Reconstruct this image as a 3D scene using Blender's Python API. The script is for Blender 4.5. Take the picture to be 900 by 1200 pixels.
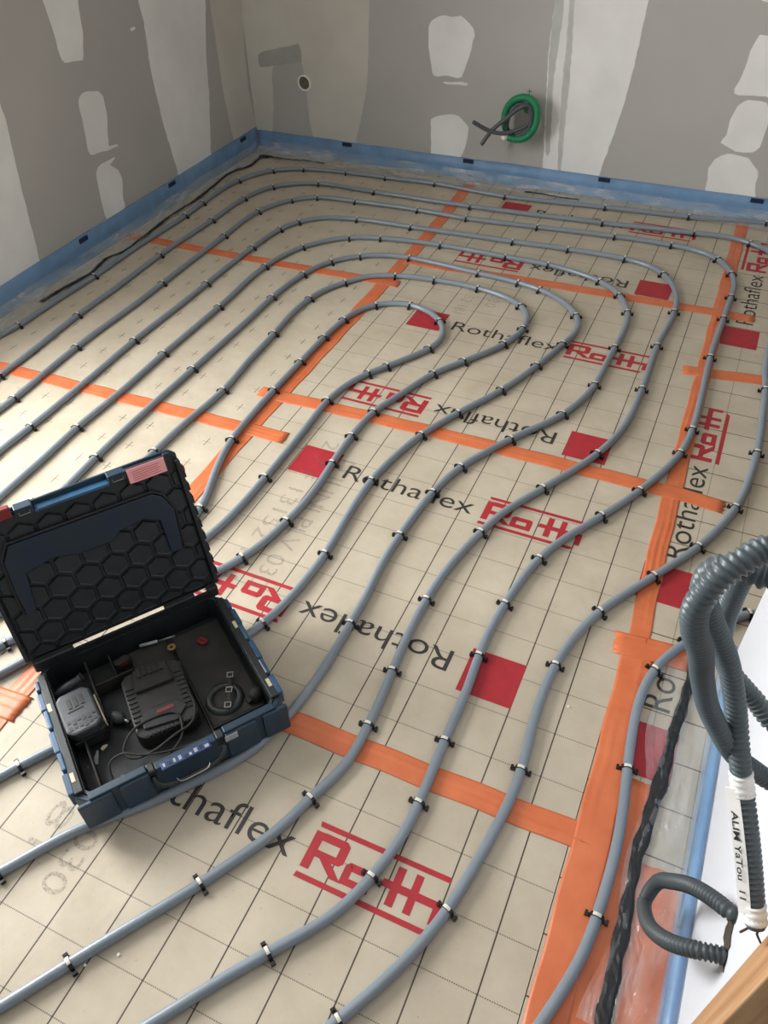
import bpy, bmesh, math, random
from mathutils import Vector, Matrix
random.seed(7)
sc = bpy.context.scene
for o in list(bpy.data.objects): bpy.data.objects.remove(o)

# ---------------------------------------------------------------- camera
cam_d = bpy.data.cameras.new('camera'); cam = bpy.data.objects.new('camera', cam_d)
sc.collection.objects.link(cam); sc.camera = cam
cam_d.sensor_fit = 'HORIZONTAL'; cam_d.sensor_width = 36.0
cam_d.lens = 932.2 / 900 * 36.0
cam_d.clip_start = 0.02
_right = Vector((0.91092606, 0.41181063, -0.02501444))
_down = Vector((0.26790597, -0.63653876, -0.72321836))
_fwd = Vector((-0.31375167, 0.65209693, -0.69016627))
_m = Matrix((( _right.x, -_down.x, -_fwd.x), (_right.y, -_down.y, -_fwd.y), (_right.z, -_down.z, -_fwd.z))).to_4x4()
_m.translation = Vector((0.05602, -0.69581, 1.42606)); cam.matrix_world = _m

# ---------------------------------------------------------------- light
world = bpy.data.worlds.new('world'); sc.world = world; world.use_nodes = True
world.node_tree.nodes['Background'].inputs[0].default_value = (0.86, 0.92, 1.0, 1)
world.node_tree.nodes['Background'].inputs[1].default_value = 0.27
def area(name, loc, aim, sx, sy, power, col):
    d = bpy.data.lights.new(name, 'AREA'); d.shape = 'RECTANGLE'; d.size = sx; d.size_y = sy; d.energy = power; d.color = col
    o = bpy.data.objects.new(name, d); sc.collection.objects.link(o); o.location = loc
    o.rotation_euler = (Vector(aim) - Vector(loc)).to_track_quat('-Z', 'Y').to_euler()
    return o
# daylight entering through the window of the left wall (just left of the frame)
area('window_daylight', (-2.64, 0.03, 1.24), (1.0, 0.03, 0.70), 1.06, 1.85, 122, (1.0, 1.0, 0.99))
sc.view_settings.view_transform = 'Standard'
sc.view_settings.look = 'None'
sc.view_settings.gamma = 1.0
sc.view_settings.use_curve_mapping = False
sc.view_settings.exposure = 0.46

D = {"p":{"1":[[-2.1906,0.7234],[-2.1686,0.9314],[-2.1565,1.0091],[-2.1526,1.1977],[-2.1438,1.3979],[-2.1462,1.677],[-2.1334,1.9885],[-2.1401,2.1293],[-2.129,2.4015],[-2.0427,2.5666],[-1.9041,2.6411],[-1.695,2.6742],[-1.5008,2.6809],[-1.2617,2.696],[-0.923,2.671],[-0.4909,2.7106],[-0.1552,2.7387],[0.1489,2.7854]],"1b":[[0.3063,0.6661],[0.2614,0.6152],[0.1895,0.5231],[0.1605,0.481],[0.1371,0.423],[0.1246,0.36],[0.1241,0.294],[0.1282,0.2334],[0.1343,0.1728],[0.1444,0.0885],[0.1491,-0.0032],[0.1449,-0.1061],[0.1383,-0.1778],[0.1217,-0.2417],[0.0998,-0.3085],[0.0716,-0.3887]],"2":[[-1.982,0.5227],[-1.9877,0.7422],[-1.992,0.8756],[-2.0076,1.1378],[-2.0065,1.3519],[-2.0142,1.6396],[-1.9996,2.003],[-1.9938,2.2345],[-1.9439,2.3967],[-1.8457,2.476],[-1.7536,2.5107],[-1.4748,2.512],[-1.0251,2.516],[-0.4725,2.5547],[-0.1153,2.59],[0.0393,2.6004],[0.122,2.5682],[0.1712,2.5404]],"2b":[[0.2403,1.7021],[0.2528,1.5683],[0.259,1.4023],[0.2605,1.2491],[0.2522,1.1195],[0.2339,1.0016],[0.1709,0.8309],[0.0889,0.6904],[-0.0049,0.533],[-0.041,0.4316],[-0.0569,0.3512],[-0.061,0.2753],[-0.0584,0.1874],[-0.0496,0.0907],[-0.0531,0.0021],[-0.0672,-0.0949],[-0.086,-0.1976],[-0.1085,-0.2717],[-0.1548,-0.371],[-0.1927,-0.4387],[-0.2433,-0.5211]],"3":[[-1.8533,0.399],[-1.8546,0.6032],[-1.8534,0.6563],[-1.8703,0.9702],[-1.863,1.3265],[-1.8653,1.4502],[-1.8677,1.8774],[-1.8644,2.129],[-1.7951,2.2902],[-1.6922,2.3691],[-1.5123,2.388],[-1.2234,2.4025],[-1.0008,2.396],[-0.7037,2.4221],[-0.3963,2.4479],[-0.1748,2.4527],[-0.0497,2.4309],[0.0193,2.382],[0.0708,2.286],[0.0895,2.2033],[0.0871,2.1027],[0.0824,1.9385],[0.0757,1.6874],[0.0821,1.4652],[0.0829,1.2993],[0.0687,1.1694],[-0.0019,0.9766],[-0.0715,0.8424],[-0.1392,0.7249],[-0.1775,0.6338],[-0.2068,0.4738],[-0.2145,0.3648],[-0.214,0.3126],[-0.207,0.2235],[-0.2075,0.0874],[-0.2057,0.0285],[-0.2044,-0.0516],[-0.207,-0.1177],[-0.2264,-0.2006],[-0.2564,-0.2833],[-0.3333,-0.3852],[-0.3947,-0.4682],[-0.4449,-0.5421],[-0.4996,-0.6178]],"4":[[-1.6962,0.2478],[-1.7059,0.4477],[-1.7028,0.5696],[-1.7051,0.8062],[-1.7138,1.0795],[-1.7076,1.4153],[-1.7087,1.5121],[-1.7027,1.8334],[-1.6861,2.0167],[-1.6458,2.1119],[-1.5643,2.1885],[-1.4216,2.2252],[-1.1849,2.2364],[-0.7599,2.2574],[-0.5395,2.2709],[-0.3183,2.2723],[-0.207,2.2414],[-0.1301,2.1576],[-0.0873,2.0463],[-0.0763,1.9298],[-0.0855,1.7884],[-0.0916,1.701],[-0.088,1.4335],[-0.0996,1.2238],[-0.1396,1.0827],[-0.2364,0.8892],[-0.3051,0.7611],[-0.3357,0.6645],[-0.3669,0.5262],[-0.3768,0.415],[-0.3765,0.3132],[-0.3698,0.2044],[-0.3615,0.1119],[-0.3615,0.0664],[-0.3593,-0.0129],[-0.3677,-0.0518],[-0.3959,-0.1207],[-0.416,-0.1922],[-0.4562,-0.2659],[-0.4978,-0.3391],[-0.5537,-0.4249],[-0.6204,-0.5277],[-0.6566,-0.5871],[-0.7082,-0.668]],"5":[[-1.5511,0.1082],[-1.5616,0.2969],[-1.5644,0.4654],[-1.5719,0.6193],[-1.5664,0.8082],[-1.5713,1.0518],[-1.5689,1.3776],[-1.5727,1.7196],[-1.5175,1.9137],[-1.4213,2.0253],[-1.3474,2.0707],[-1.257,2.0974],[-1.0167,2.125],[-0.7437,2.121],[-0.5747,2.1191],[-0.427,2.0897],[-0.3382,2.0476],[-0.271,1.9798],[-0.2212,1.8718],[-0.2101,1.7383],[-0.2159,1.6122],[-0.22,1.4992],[-0.2236,1.4023],[-0.2445,1.3076],[-0.2769,1.2164],[-0.377,1.0579],[-0.4679,0.8867],[-0.5001,0.7605],[-0.5167,0.5782],[-0.5176,0.4622],[-0.5094,0.3725],[-0.5074,0.278],[-0.5071,0.1405],[-0.5162,0.0405],[-0.5456,-0.0799],[-0.5985,-0.1602],[-0.6735,-0.2567],[-0.7602,-0.3465],[-0.7997,-0.4084],[-0.8343,-0.4633],[-0.873,-0.5248]],"6":[[-1.4254,-0.0126],[-1.4301,0.1594],[-1.42,0.3527],[-1.4296,0.5297],[-1.4328,0.7722],[-1.4291,1.0067],[-1.425,1.3399],[-1.4262,1.507],[-1.4067,1.7033],[-1.3581,1.8343],[-1.2691,1.9232],[-1.1852,1.9638],[-1.0838,1.9802],[-0.7972,1.9582],[-0.6369,1.9433],[-0.54,1.9198],[-0.4395,1.8605],[-0.3733,1.7801],[-0.3536,1.6921],[-0.3747,1.5977],[-0.4163,1.4453],[-0.4784,1.2736],[-0.5631,1.1075],[-0.622,0.9733],[-0.6549,0.8482],[-0.6702,0.741],[-0.6691,0.6079],[-0.6591,0.4542],[-0.6679,0.3105],[-0.69,0.1997],[-0.7892,-0.0118],[-0.8596,-0.1497],[-0.9279,-0.2564],[-0.9682,-0.3234],[-1.0075,-0.3936]],"7":[[-1.3457,-0.0893],[-1.3216,0.0461],[-1.3055,0.2057],[-1.2946,0.4273],[-1.2904,0.6121],[-1.2874,0.7502],[-1.2722,0.9435],[-1.2862,1.1128],[-1.2934,1.296],[-1.3034,1.4388],[-1.2962,1.5521],[-1.265,1.6528],[-1.2267,1.7099],[-1.1728,1.7811],[-1.0773,1.826],[-0.9257,1.8501],[-0.7658,1.8507],[-0.6544,1.8274],[-0.5709,1.7824],[-0.5296,1.7174],[-0.5226,1.6359],[-0.5536,1.5197],[-0.6428,1.3743],[-0.7061,1.2754],[-0.7577,1.1253],[-0.7952,1.0209],[-0.8042,0.8893],[-0.8,0.7679],[-0.7924,0.6379],[-0.8035,0.5102],[-0.8256,0.3994],[-0.8715,0.2967],[-0.9444,0.2069],[-1.019,0.1102],[-1.0718,0.0097],[-1.1092,-0.0726],[-1.1428,-0.1408],[-1.1872,-0.2184]],"8":[[-1.3138,-0.1201],[-1.2679,-0.01],[-1.1701,0.1107],[-1.0899,0.2343],[-1.0384,0.3577],[-1.0333,0.4651],[-1.061,0.5512],[-1.0869,0.6246],[-1.115,0.7392],[-1.1226,0.8451],[-1.1269,1.003],[-1.1265,1.1777],[-1.1247,1.3232],[-1.1154,1.4518],[-1.0991,1.5332],[-1.055,1.6022],[-0.9951,1.6391],[-0.9368,1.6493],[-0.8602,1.6287],[-0.8011,1.584],[-0.7661,1.5261],[-0.7539,1.4557],[-0.7697,1.4044],[-0.8151,1.3257],[-0.8587,1.2547],[-0.8948,1.2036],[-0.9341,1.1066],[-0.9484,1.0137],[-0.9441,0.8702],[-0.9419,0.7653],[-0.9416,0.6465],[-0.9454,0.4916],[-0.9616,0.3771],[-1.0232,0.2473],[-1.1127,0.0729],[-1.198,-0.0831],[-1.2425,-0.1644]]},"c":{"1":[[-2.1565,1.0091],[-2.1438,1.3979],[-2.1334,1.9885],[-2.1401,2.1293],[-2.1345,2.4103],[-2.0351,2.5695],[-1.9041,2.6411],[-1.695,2.6742],[-1.5008,2.6809],[-1.2617,2.696],[-0.923,2.671],[-0.4909,2.7106],[-0.1552,2.7387],[0.1457,2.7842],[0.2985,0.6547],[0.1895,0.5231],[0.1371,0.423],[0.134,0.1746],[0.1477,-0.1181]],"2":[[-1.9841,0.7385],[-2.0076,1.1378],[-2.0142,1.6396],[-1.99,1.9885],[-1.9988,2.2426],[-1.9489,2.4053],[-1.7536,2.5107],[-1.4748,2.512],[-1.0251,2.516],[-0.4725,2.5547],[-0.1122,2.5912],[0.1053,2.5777],[0.2528,1.5683],[0.2605,1.2491],[0.2339,1.0016],[0.1709,0.8309],[0.0889,0.6904],[-0.0031,0.5337],[-0.0524,0.3484],[-0.0481,0.0914],[-0.085,-0.2001],[-0.1866,-0.4247]],"3":[[-1.8534,0.6563],[-1.8703,0.9702],[-1.8653,1.4502],[-1.8677,1.8774],[-1.869,2.1367],[-1.7926,2.3011],[-1.6922,2.3691],[-1.5123,2.388],[-1.2234,2.4025],[-1.0008,2.396],[-0.7037,2.4221],[-0.3946,2.4403],[-0.1748,2.4527],[0.0087,2.3928],[0.0736,2.2871],[0.0856,2.1151],[0.0809,1.95],[0.0757,1.6874],[0.0835,1.2953],[0.0687,1.1694],[-0.0019,0.9766],[-0.0715,0.8424],[-0.1775,0.6338],[-0.2061,0.4714],[-0.213,0.3154],[-0.2075,0.0874],[-0.2044,-0.0516],[-0.2265,-0.2038],[-0.3308,-0.3841]],"4":[[-1.7028,0.5696],[-1.7138,1.0795],[-1.7087,1.5121],[-1.7027,1.8334],[-1.6902,2.0238],[-1.6458,2.1119],[-1.4216,2.2252],[-1.1849,2.2364],[-0.7599,2.2574],[-0.5395,2.2709],[-0.3183,2.2723],[-0.1554,2.1968],[-0.0773,1.9356],[-0.0942,1.6999],[-0.088,1.4335],[-0.1388,1.079],[-0.2364,0.8892],[-0.3357,0.6645],[-0.3768,0.415],[-0.3698,0.2044],[-0.3615,0.0664],[-0.3945,-0.1201],[-0.4956,-0.3397],[-0.6174,-0.5291]],"5":[[-1.5719,0.6193],[-1.5713,1.0518],[-1.5693,1.3839],[-1.5722,1.7123],[-1.5175,1.9137],[-1.3797,2.0582],[-1.257,2.0974],[-1.0167,2.125],[-0.7437,2.121],[-0.5747,2.1191],[-0.3569,2.061],[-0.271,1.9798],[-0.2239,1.8707],[-0.2204,1.6323],[-0.2236,1.4023],[-0.278,1.2205],[-0.3758,1.0542],[-0.4679,0.8867],[-0.5001,0.7605],[-0.5167,0.5782],[-0.5074,0.278],[-0.8343,-0.4633]],"6":[[-1.4271,0.5267],[-1.4291,1.0067],[-1.4262,1.507],[-1.407,1.7105],[-1.3614,1.8406],[-1.2691,1.9232],[-1.0838,1.9802],[-0.7972,1.9582],[-0.6311,1.9455],[-0.5493,1.9297],[-0.3747,1.7856],[-0.3747,1.5977],[-0.4163,1.4453],[-0.4784,1.2736],[-0.5631,1.1075],[-0.622,0.9733],[-0.6709,0.737],[-0.6591,0.4542],[-0.69,0.1997],[-0.9512,-0.2905]],"7":[[-1.2928,0.6153],[-1.2722,0.9435],[-1.2934,1.296],[-1.2992,1.5576],[-1.2267,1.7099],[-1.0773,1.826],[-0.9257,1.8501],[-0.7636,1.8447],[-0.5727,1.7881],[-0.5216,1.6422],[-0.5536,1.5197],[-0.6428,1.3743],[-0.7061,1.2754],[-0.7952,1.0209],[-0.8042,0.8893],[-0.8,0.7679],[-0.8035,0.5102],[-0.8351,0.3547]],"8":[[-1.0333,0.4651],[-1.1193,0.7459],[-1.1269,1.003],[-1.1241,1.1733],[-1.1297,1.3327],[-1.115,1.4642],[-1.055,1.6022],[-0.9424,1.647],[-0.8011,1.584],[-0.7697,1.4044],[-0.8587,1.2547],[-0.8948,1.2036],[-0.9505,1.0176],[-0.9405,0.6355],[-1.196,-0.0721]]},"LP":{"a":[[1.66,0.921],[1.826,0.893],[1.813,0.829],[1.799,0.736],[1.768,0.657],[1.756,0.653],[1.671,0.667],[1.662,0.696],[1.658,0.783],[1.651,0.859]],"b":[[1.713,0.554],[1.752,0.553],[1.803,0.539],[1.821,0.515],[1.818,0.456],[1.803,0.409],[1.786,0.349],[1.831,0.341],[1.831,0.331],[1.68,0.349],[1.676,0.397],[1.686,0.474],[1.687,0.532]],"c":[[1.7,0.297],[1.798,0.302],[1.799,0.293],[1.764,0.285],[1.802,0.248],[1.814,0.21],[1.789,0.139],[1.788,0.104],[1.671,0.102],[1.669,0.162],[1.676,0.26]],"d":[[1.342,0.916],[1.349,0.792],[1.34,0.625],[1.34,0.558],[1.319,0.417],[1.302,0.264],[1.288,0.142],[1.267,0.063],[1.127,0.018],[0.905,0.067],[1.001,0.44]],"e":[[2.161,0.838],[2.593,0.765],[2.568,0.688],[2.51,0.487],[2.48,0.323],[2.431,0.131],[2.409,0.048],[2.17,0.032],[2.166,0.114],[2.143,0.259],[2.13,0.387],[2.127,0.536],[2.141,0.692]],"s":[[2.055,0.688],[2.077,0.691],[2.084,0.686],[2.063,0.68]],"f":[[2.583,0.746],[2.594,0.684],[2.598,0.542],[2.597,0.315],[2.62,0.116],[2.635,0.073],[2.836,0.003],[2.804,0.304],[2.837,0.639],[2.825,0.704]]},"BP":{"corner":[[-2.273,0.703],[-2.266,0.64],[-2.287,0.296],[-2.266,0.005],[-1.734,0.04],[-1.72,0.104],[-1.687,0.209],[-1.655,0.327],[-1.638,0.48],[-1.625,0.676],[-1.618,0.736]],"grey":[[-2.133,0.385],[-1.984,0.411],[-1.976,0.386],[-1.969,0.325],[-1.965,0.263],[-1.964,0.18],[-1.95,0.096],[-1.948,0.058],[-2.173,0.031],[-2.152,0.217]],"smear":[[-2.209,0.425],[-2.155,0.449],[-2.064,0.468],[-1.986,0.487],[-1.978,0.462],[-1.978,0.413],[-2.051,0.401],[-2.13,0.386],[-2.205,0.375]],"a":[[-1.353,0.607],[-1.3,0.641],[-1.257,0.638],[-1.214,0.644],[-1.16,0.605],[-1.153,0.577],[-1.172,0.502],[-1.204,0.417],[-1.267,0.419],[-1.331,0.416],[-1.355,0.518]],"as":[[-1.285,0.392],[-1.185,0.4],[-1.175,0.39],[-1.275,0.385]],"b":[[-1.337,0.235],[-1.272,0.263],[-1.206,0.262],[-1.161,0.22],[-1.164,0.17],[-1.189,0.094],[-1.207,0.06],[-1.33,0.063],[-1.336,0.133]],"band":[[-0.833,0.799],[-0.834,0.721],[-0.838,0.557],[-0.832,0.442],[-0.823,0.289],[-0.809,0.094],[-0.798,-0.027],[-0.581,-0.013],[-0.559,0.101],[-0.535,0.227],[-0.506,0.383],[-0.491,0.556],[-0.483,0.741],[-0.481,0.815]],"c":[[-0.07,0.656],[-0.042,0.655],[0.007,0.646],[0.065,0.454],[0.008,0.458],[-0.106,0.458],[-0.094,0.521],[-0.088,0.601]],"d":[[-0.051,0.44],[0.014,0.438],[0.04,0.395],[0.038,0.279],[0.014,0.257],[-0.044,0.254],[-0.111,0.279],[-0.096,0.308],[-0.097,0.367],[-0.081,0.418]],"e":[[-0.117,0.214],[-0.072,0.243],[0.006,0.233],[0.055,0.19],[0.064,0.12],[0.068,0.064],[-0.113,0.071],[-0.124,0.135],[-0.13,0.174]],"bs":[[-0.83,0.799],[-0.833,0.721],[-0.835,0.557],[-0.824,0.382],[-0.806,0.162],[-0.786,0.156],[-0.804,0.444],[-0.797,0.643],[-0.806,0.8]],"bt":[[-0.783,0.801],[-0.772,0.645],[-0.767,0.448],[-0.756,0.249],[-0.743,0.094],[-0.728,0.091],[-0.735,0.299],[-0.745,0.564],[-0.766,0.802]],"f":[[-0.093,0.763],[-0.139,0.808],[-0.018,0.837],[0.007,0.757]],"g":[[-1.372,0.718],[-1.287,0.777],[-1.17,0.782],[-1.167,0.732],[-1.234,0.715]]},"plug":[-1.973,0.327],"mL":[2.689,2.1,1.513,1.026],"mB":[-1.765,-1.152,-0.535,0.084],"green":[[-0.913,2.86,0.311],[-0.899,2.82,0.324],[-0.871,2.79,0.324],[-0.855,2.77,0.293],[-0.873,2.76,0.248],[-0.921,2.76,0.225],[-0.96,2.76,0.244],[-0.979,2.76,0.288],[-0.971,2.76,0.339],[-0.932,2.75,0.38],[-0.882,2.74,0.392],[-0.846,2.735,0.372],[-0.833,2.735,0.33],[-0.843,2.735,0.276],[-0.877,2.735,0.239],[-0.919,2.735,0.229],[-0.95,2.735,0.234]],"rag":[-0.964,2.73,0.235],"g1":[[-1.048,2.68,0.209],[-1.014,2.7,0.262],[-0.955,2.715,0.316],[-0.902,2.72,0.36],[-0.871,2.735,0.366],[-0.857,2.74,0.329],[-0.866,2.74,0.272],[-0.904,2.74,0.245],[-0.92,2.735,0.239]],"g2":[[-1.083,2.66,0.302],[-1.027,2.69,0.267],[-0.973,2.71,0.254],[-0.92,2.725,0.265],[-0.874,2.74,0.289],[-0.866,2.75,0.325],[-0.889,2.755,0.359],[-0.92,2.755,0.362],[-0.946,2.75,0.333],[-0.961,2.745,0.294],[-0.961,2.745,0.255]],"mk":[-0.901,2.829,0.391],"cA":[[0.146,-0.208,0.961],[0.124,-0.208,0.964],[0.109,-0.209,0.955],[0.106,-0.206,0.929],[0.118,-0.191,0.888],[0.135,-0.179,0.847],[0.153,-0.169,0.805],[0.168,-0.17,0.767],[0.181,-0.177,0.733],[0.192,-0.191,0.706],[0.204,-0.202,0.676],[0.22,-0.222,0.643],[0.237,-0.243,0.605],[0.253,-0.266,0.567],[0.261,-0.281,0.549]],"cB":[[0.137,-0.229,1.011],[0.121,-0.241,1.002],[0.108,-0.253,0.988],[0.101,-0.261,0.966],[0.105,-0.257,0.936],[0.117,-0.243,0.896],[0.132,-0.21,0.821],[0.151,-0.194,0.759],[0.175,-0.19,0.716],[0.198,-0.174,0.67],[0.216,-0.168,0.652],[0.241,-0.165,0.636],[0.271,-0.177,0.648],[0.295,-0.174,0.669],[0.291,-0.158,0.692],[0.255,-0.142,0.693],[0.22,-0.139,0.7],[0.199,-0.131,0.714],[0.181,-0.127,0.727],[0.164,-0.123,0.741],[0.151,-0.122,0.766],[0.145,-0.119,0.794],[0.141,-0.128,0.841],[0.14,-0.135,0.876],[0.141,-0.144,0.911],[0.152,-0.149,0.936]],"loop":[[0.293,-0.188,0.362],[0.272,-0.186,0.365],[0.258,-0.174,0.353],[0.236,-0.152,0.321],[0.218,-0.122,0.253],[0.207,-0.085,0.146],[0.202,-0.096,0.103],[0.202,-0.145,0.157],[0.209,-0.202,0.253],[0.226,-0.228,0.308],[0.25,-0.235,0.336],[0.272,-0.232,0.34],[0.293,-0.229,0.335]]}

# ---------------------------------------------------------------- helpers
C = sc.collection
def srgb(r, g, b):
    f = lambda c: (c/12.92 if c <= .04045 else ((c+.055)/1.055)**2.4)
    return (f(r/255), f(g/255), f(b/255), 1)
class MB:
    def __init__(s): s.v = []; s.f = []; s.M = Matrix.Identity(4)
    def add(s, vs, fs):
        n = len(s.v); s.v += [tuple(s.M @ Vector(v)) for v in vs]; s.f += [tuple(i+n for i in f) for f in fs]; return s
    def box(s, x0, x1, y0, y1, z0, z1):
        return s.add([(x0,y0,z0),(x1,y0,z0),(x1,y1,z0),(x0,y1,z0),(x0,y0,z1),(x1,y0,z1),(x1,y1,z1),(x0,y1,z1)],
                     [(0,3,2,1),(4,5,6,7),(0,1,5,4),(1,2,6,5),(2,3,7,6),(3,0,4,7)])
    def prism(s, pts, z0, z1):
        a = sum(pts[i][0]*pts[(i+1) % len(pts)][1]-pts[(i+1) % len(pts)][0]*pts[i][1] for i in range(len(pts)))
        if a < 0: pts = pts[::-1]
        n = len(pts)
        return s.add([(x,y,z0) for x,y in pts]+[(x,y,z1) for x,y in pts],
                     [tuple(range(n-1,-1,-1)), tuple(range(n,2*n))]+[(i,(i+1) % n,n+(i+1) % n,n+i) for i in range(n)])
    def flat(s, pts, z):
        a = sum(pts[i][0]*pts[(i+1) % len(pts)][1]-pts[(i+1) % len(pts)][0]*pts[i][1] for i in range(len(pts)))
        if a < 0: pts = pts[::-1]
        return s.add([(x,y,z) for x,y in pts], [tuple(range(len(pts)))])
    def tube(s, path, r, n=12, cap=True, rs=None):
        P = [Vector(p) for p in path]; rings = []; up = None
        for i, p in enumerate(P):
            t = (P[min(i+1,len(P)-1)] - P[max(i-1,0)]).normalized()
            if up is None:
                up = Vector((0,0,1)) if abs(t.z) < .9 else Vector((1,0,0))
            u = (up - t*up.dot(t)).normalized(); w = t.cross(u); up = u
            rr = rs[i] if rs else r
            rings.append([tuple(p + (u*math.cos(2*math.pi*k/n) + w*math.sin(2*math.pi*k/n))*rr) for k in range(n)])
        vs = [v for r_ in rings for v in r_]; fs = []
        for i in range(len(P)-1):
            for k in range(n): fs.append((i*n+k, i*n+(k+1) % n, (i+1)*n+(k+1) % n, (i+1)*n+k))
        if cap: fs += [tuple(range(n-1,-1,-1)), tuple(range((len(P)-1)*n, len(P)*n))]
        return s.add(vs, fs)
    def cyl(s, a, b, r, n=14): return s.tube([a, b], r, n)
    def build(s, name, mat, parent=None, smooth=False, bevel=0, seg=2):
        me = bpy.data.meshes.new(name); me.from_pydata(s.v, [], s.f); me.update()
        bm = bmesh.new(); bm.from_mesh(me); bmesh.ops.recalc_face_normals(bm, faces=bm.faces); bm.to_mesh(me); bm.free()
        if smooth:
            for p in me.polygons: p.use_smooth = True
        return link(name, me, mat, parent, bevel, seg)
def link(name, me, mat, parent=None, bevel=0, seg=2):
    if mat is not None and not me.materials: me.materials.append(mat)
    o = bpy.data.objects.new(name, me); C.objects.link(o); o.parent = parent
    if bevel:
        b = o.modifiers.new('bevel', 'BEVEL'); b.width = bevel; b.segments = seg; b.limit_method = 'ANGLE'
    return o
def empty(name, loc=(0,0,0), rot=(0,0,0), parent=None):
    o = bpy.data.objects.new(name, None); C.objects.link(o); o.location = loc; o.rotation_euler = rot; o.parent = parent
    o.empty_display_size = .05; return o
def tag(o, label=None, cat=None, group=None, kind=None):
    if label: o['label'] = label
    if cat: o['category'] = cat
    if group: o['group'] = group
    if kind: o['kind'] = kind
    return o
def spline(pts, step):
    """Catmull-Rom through pts, resampled at equal arc length"""
    P = [Vector(p) for p in pts]; out = []
    for i in range(len(P)-1):
        p0 = P[i-1] if i else P[0]*2-P[1]; p1, p2 = P[i], P[i+1]; p3 = P[i+2] if i+2 < len(P) else P[-1]*2-P[-2]
        d0, d1, d2 = [max((b-a).length, 1e-5)**.5 for a, b in ((p0,p1),(p1,p2),(p2,p3))]
        m1 = (p1-p0)/d0 - (p2-p0)/(d0+d1) + (p2-p1)/d1; m2 = (p2-p1)/d1 - (p3-p1)/(d1+d2) + (p3-p2)/d2
        m1 *= d1; m2 *= d1; n = max(4, int((p2-p1).length/step*2))
        for k in range(n):
            t = k/n; out.append(p1*(2*t**3-3*t*t+1) + m1*(t**3-2*t*t+t) + p2*(-2*t**3+3*t*t) + m2*(t**3-t*t))
    out.append(P[-1])
    res = [out[0]]; acc = 0
    for a, b in zip(out, out[1:]):
        L = (b-a).length; pos = step-acc
        while pos <= L and L > 0:
            res.append(a.lerp(b, pos/L)); pos += step
        acc = (acc+L) % step if L else acc
        acc = L-(pos-step)
    return res
def gauss(P, sg):
    n = int(3*sg); w = [math.exp(-.5*(k/sg)**2) for k in range(-n, n+1)]; out = []
    for i in range(len(P)):
        a = Vector((0,)*len(P[0])); W = 0
        for k in range(-n, n+1):
            j = i+k
            if j < 0: q = P[0]*2-P[min(-j, len(P)-1)]
            elif j >= len(P): q = P[-1]*2-P[max(2*(len(P)-1)-j, 0)]
            else: q = P[j]
            a += q*w[k+n]; W += w[k+n]
        out.append(a/W)
    return out

# ---------------------------------------------------------------- materials
def nodes(name):
    m = bpy.data.materials.new(name); m.use_nodes = True; nt = m.node_tree
    return m, nt, nt.nodes['Principled BSDF']
def N(nt, t, **kw):
    n = nt.nodes.new(t)
    for k, v in kw.items():
        if hasattr(n, k): setattr(n, k, v)
    return n
def mat(name, col, rough=.5, metal=0, noise=0, nscale=30, bump=0, bscale=200, spec=.5, col2=None, coat=0):
    m, nt, b = nodes(name)
    b.inputs['Roughness'].default_value = rough; b.inputs['Metallic'].default_value = metal
    b.inputs['Specular IOR Level'].default_value = spec; b.inputs['Coat Weight'].default_value = coat
    b.inputs['Base Color'].default_value = col
    tc = N(nt, 'ShaderNodeTexCoord')
    if noise or col2:
        tx = N(nt, 'ShaderNodeTexNoise'); tx.inputs['Scale'].default_value = nscale; tx.inputs['Detail'].default_value = 6
        nt.links.new(tc.outputs['Object'], tx.inputs['Vector'])
        r = N(nt, 'ShaderNodeValToRGB'); r.color_ramp.elements[0].position = .35; r.color_ramp.elements[1].position = .68
        c2 = col2 or tuple(c*(1-noise) for c in col[:3])+(1,)
        r.color_ramp.elements[0].color = c2; r.color_ramp.elements[1].color = col
        nt.links.new(tx.outputs['Fac'], r.inputs['Fac']); nt.links.new(r.outputs['Color'], b.inputs['Base Color'])
    if bump:
        t2 = N(nt, 'ShaderNodeTexNoise'); t2.inputs['Scale'].default_value = bscale; t2.inputs['Detail'].default_value = 4
        nt.links.new(tc.outputs['Object'], t2.inputs['Vector'])
        bp = N(nt, 'ShaderNodeBump'); bp.inputs['Strength'].default_value = bump; bp.inputs['Distance'].default_value = .002
        nt.links.new(t2.outputs['Fac'], bp.inputs['Height']); nt.links.new(bp.outputs['Normal'], b.inputs['Normal'])
    return m
def M_(nt, op, a, b=None):
    n = N(nt, 'ShaderNodeMath', operation=op)
    for i, x in enumerate((a, b)):
        if x is None: continue
        if isinstance(x, (int, float)): n.inputs[i].default_value = x
        else: nt.links.new(x, n.inputs[i])
    return n.outputs[0]
def mixc(nt, fac, a, b):
    n = N(nt, 'ShaderNodeMix', data_type='RGBA')
    nt.links.new(fac, n.inputs['Factor'])
    for k, x in ((6, a), (7, b)):
        if isinstance(x, tuple): n.inputs[k].default_value = x
        else: nt.links.new(x, n.inputs[k])
    return n.outputs[2]
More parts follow.
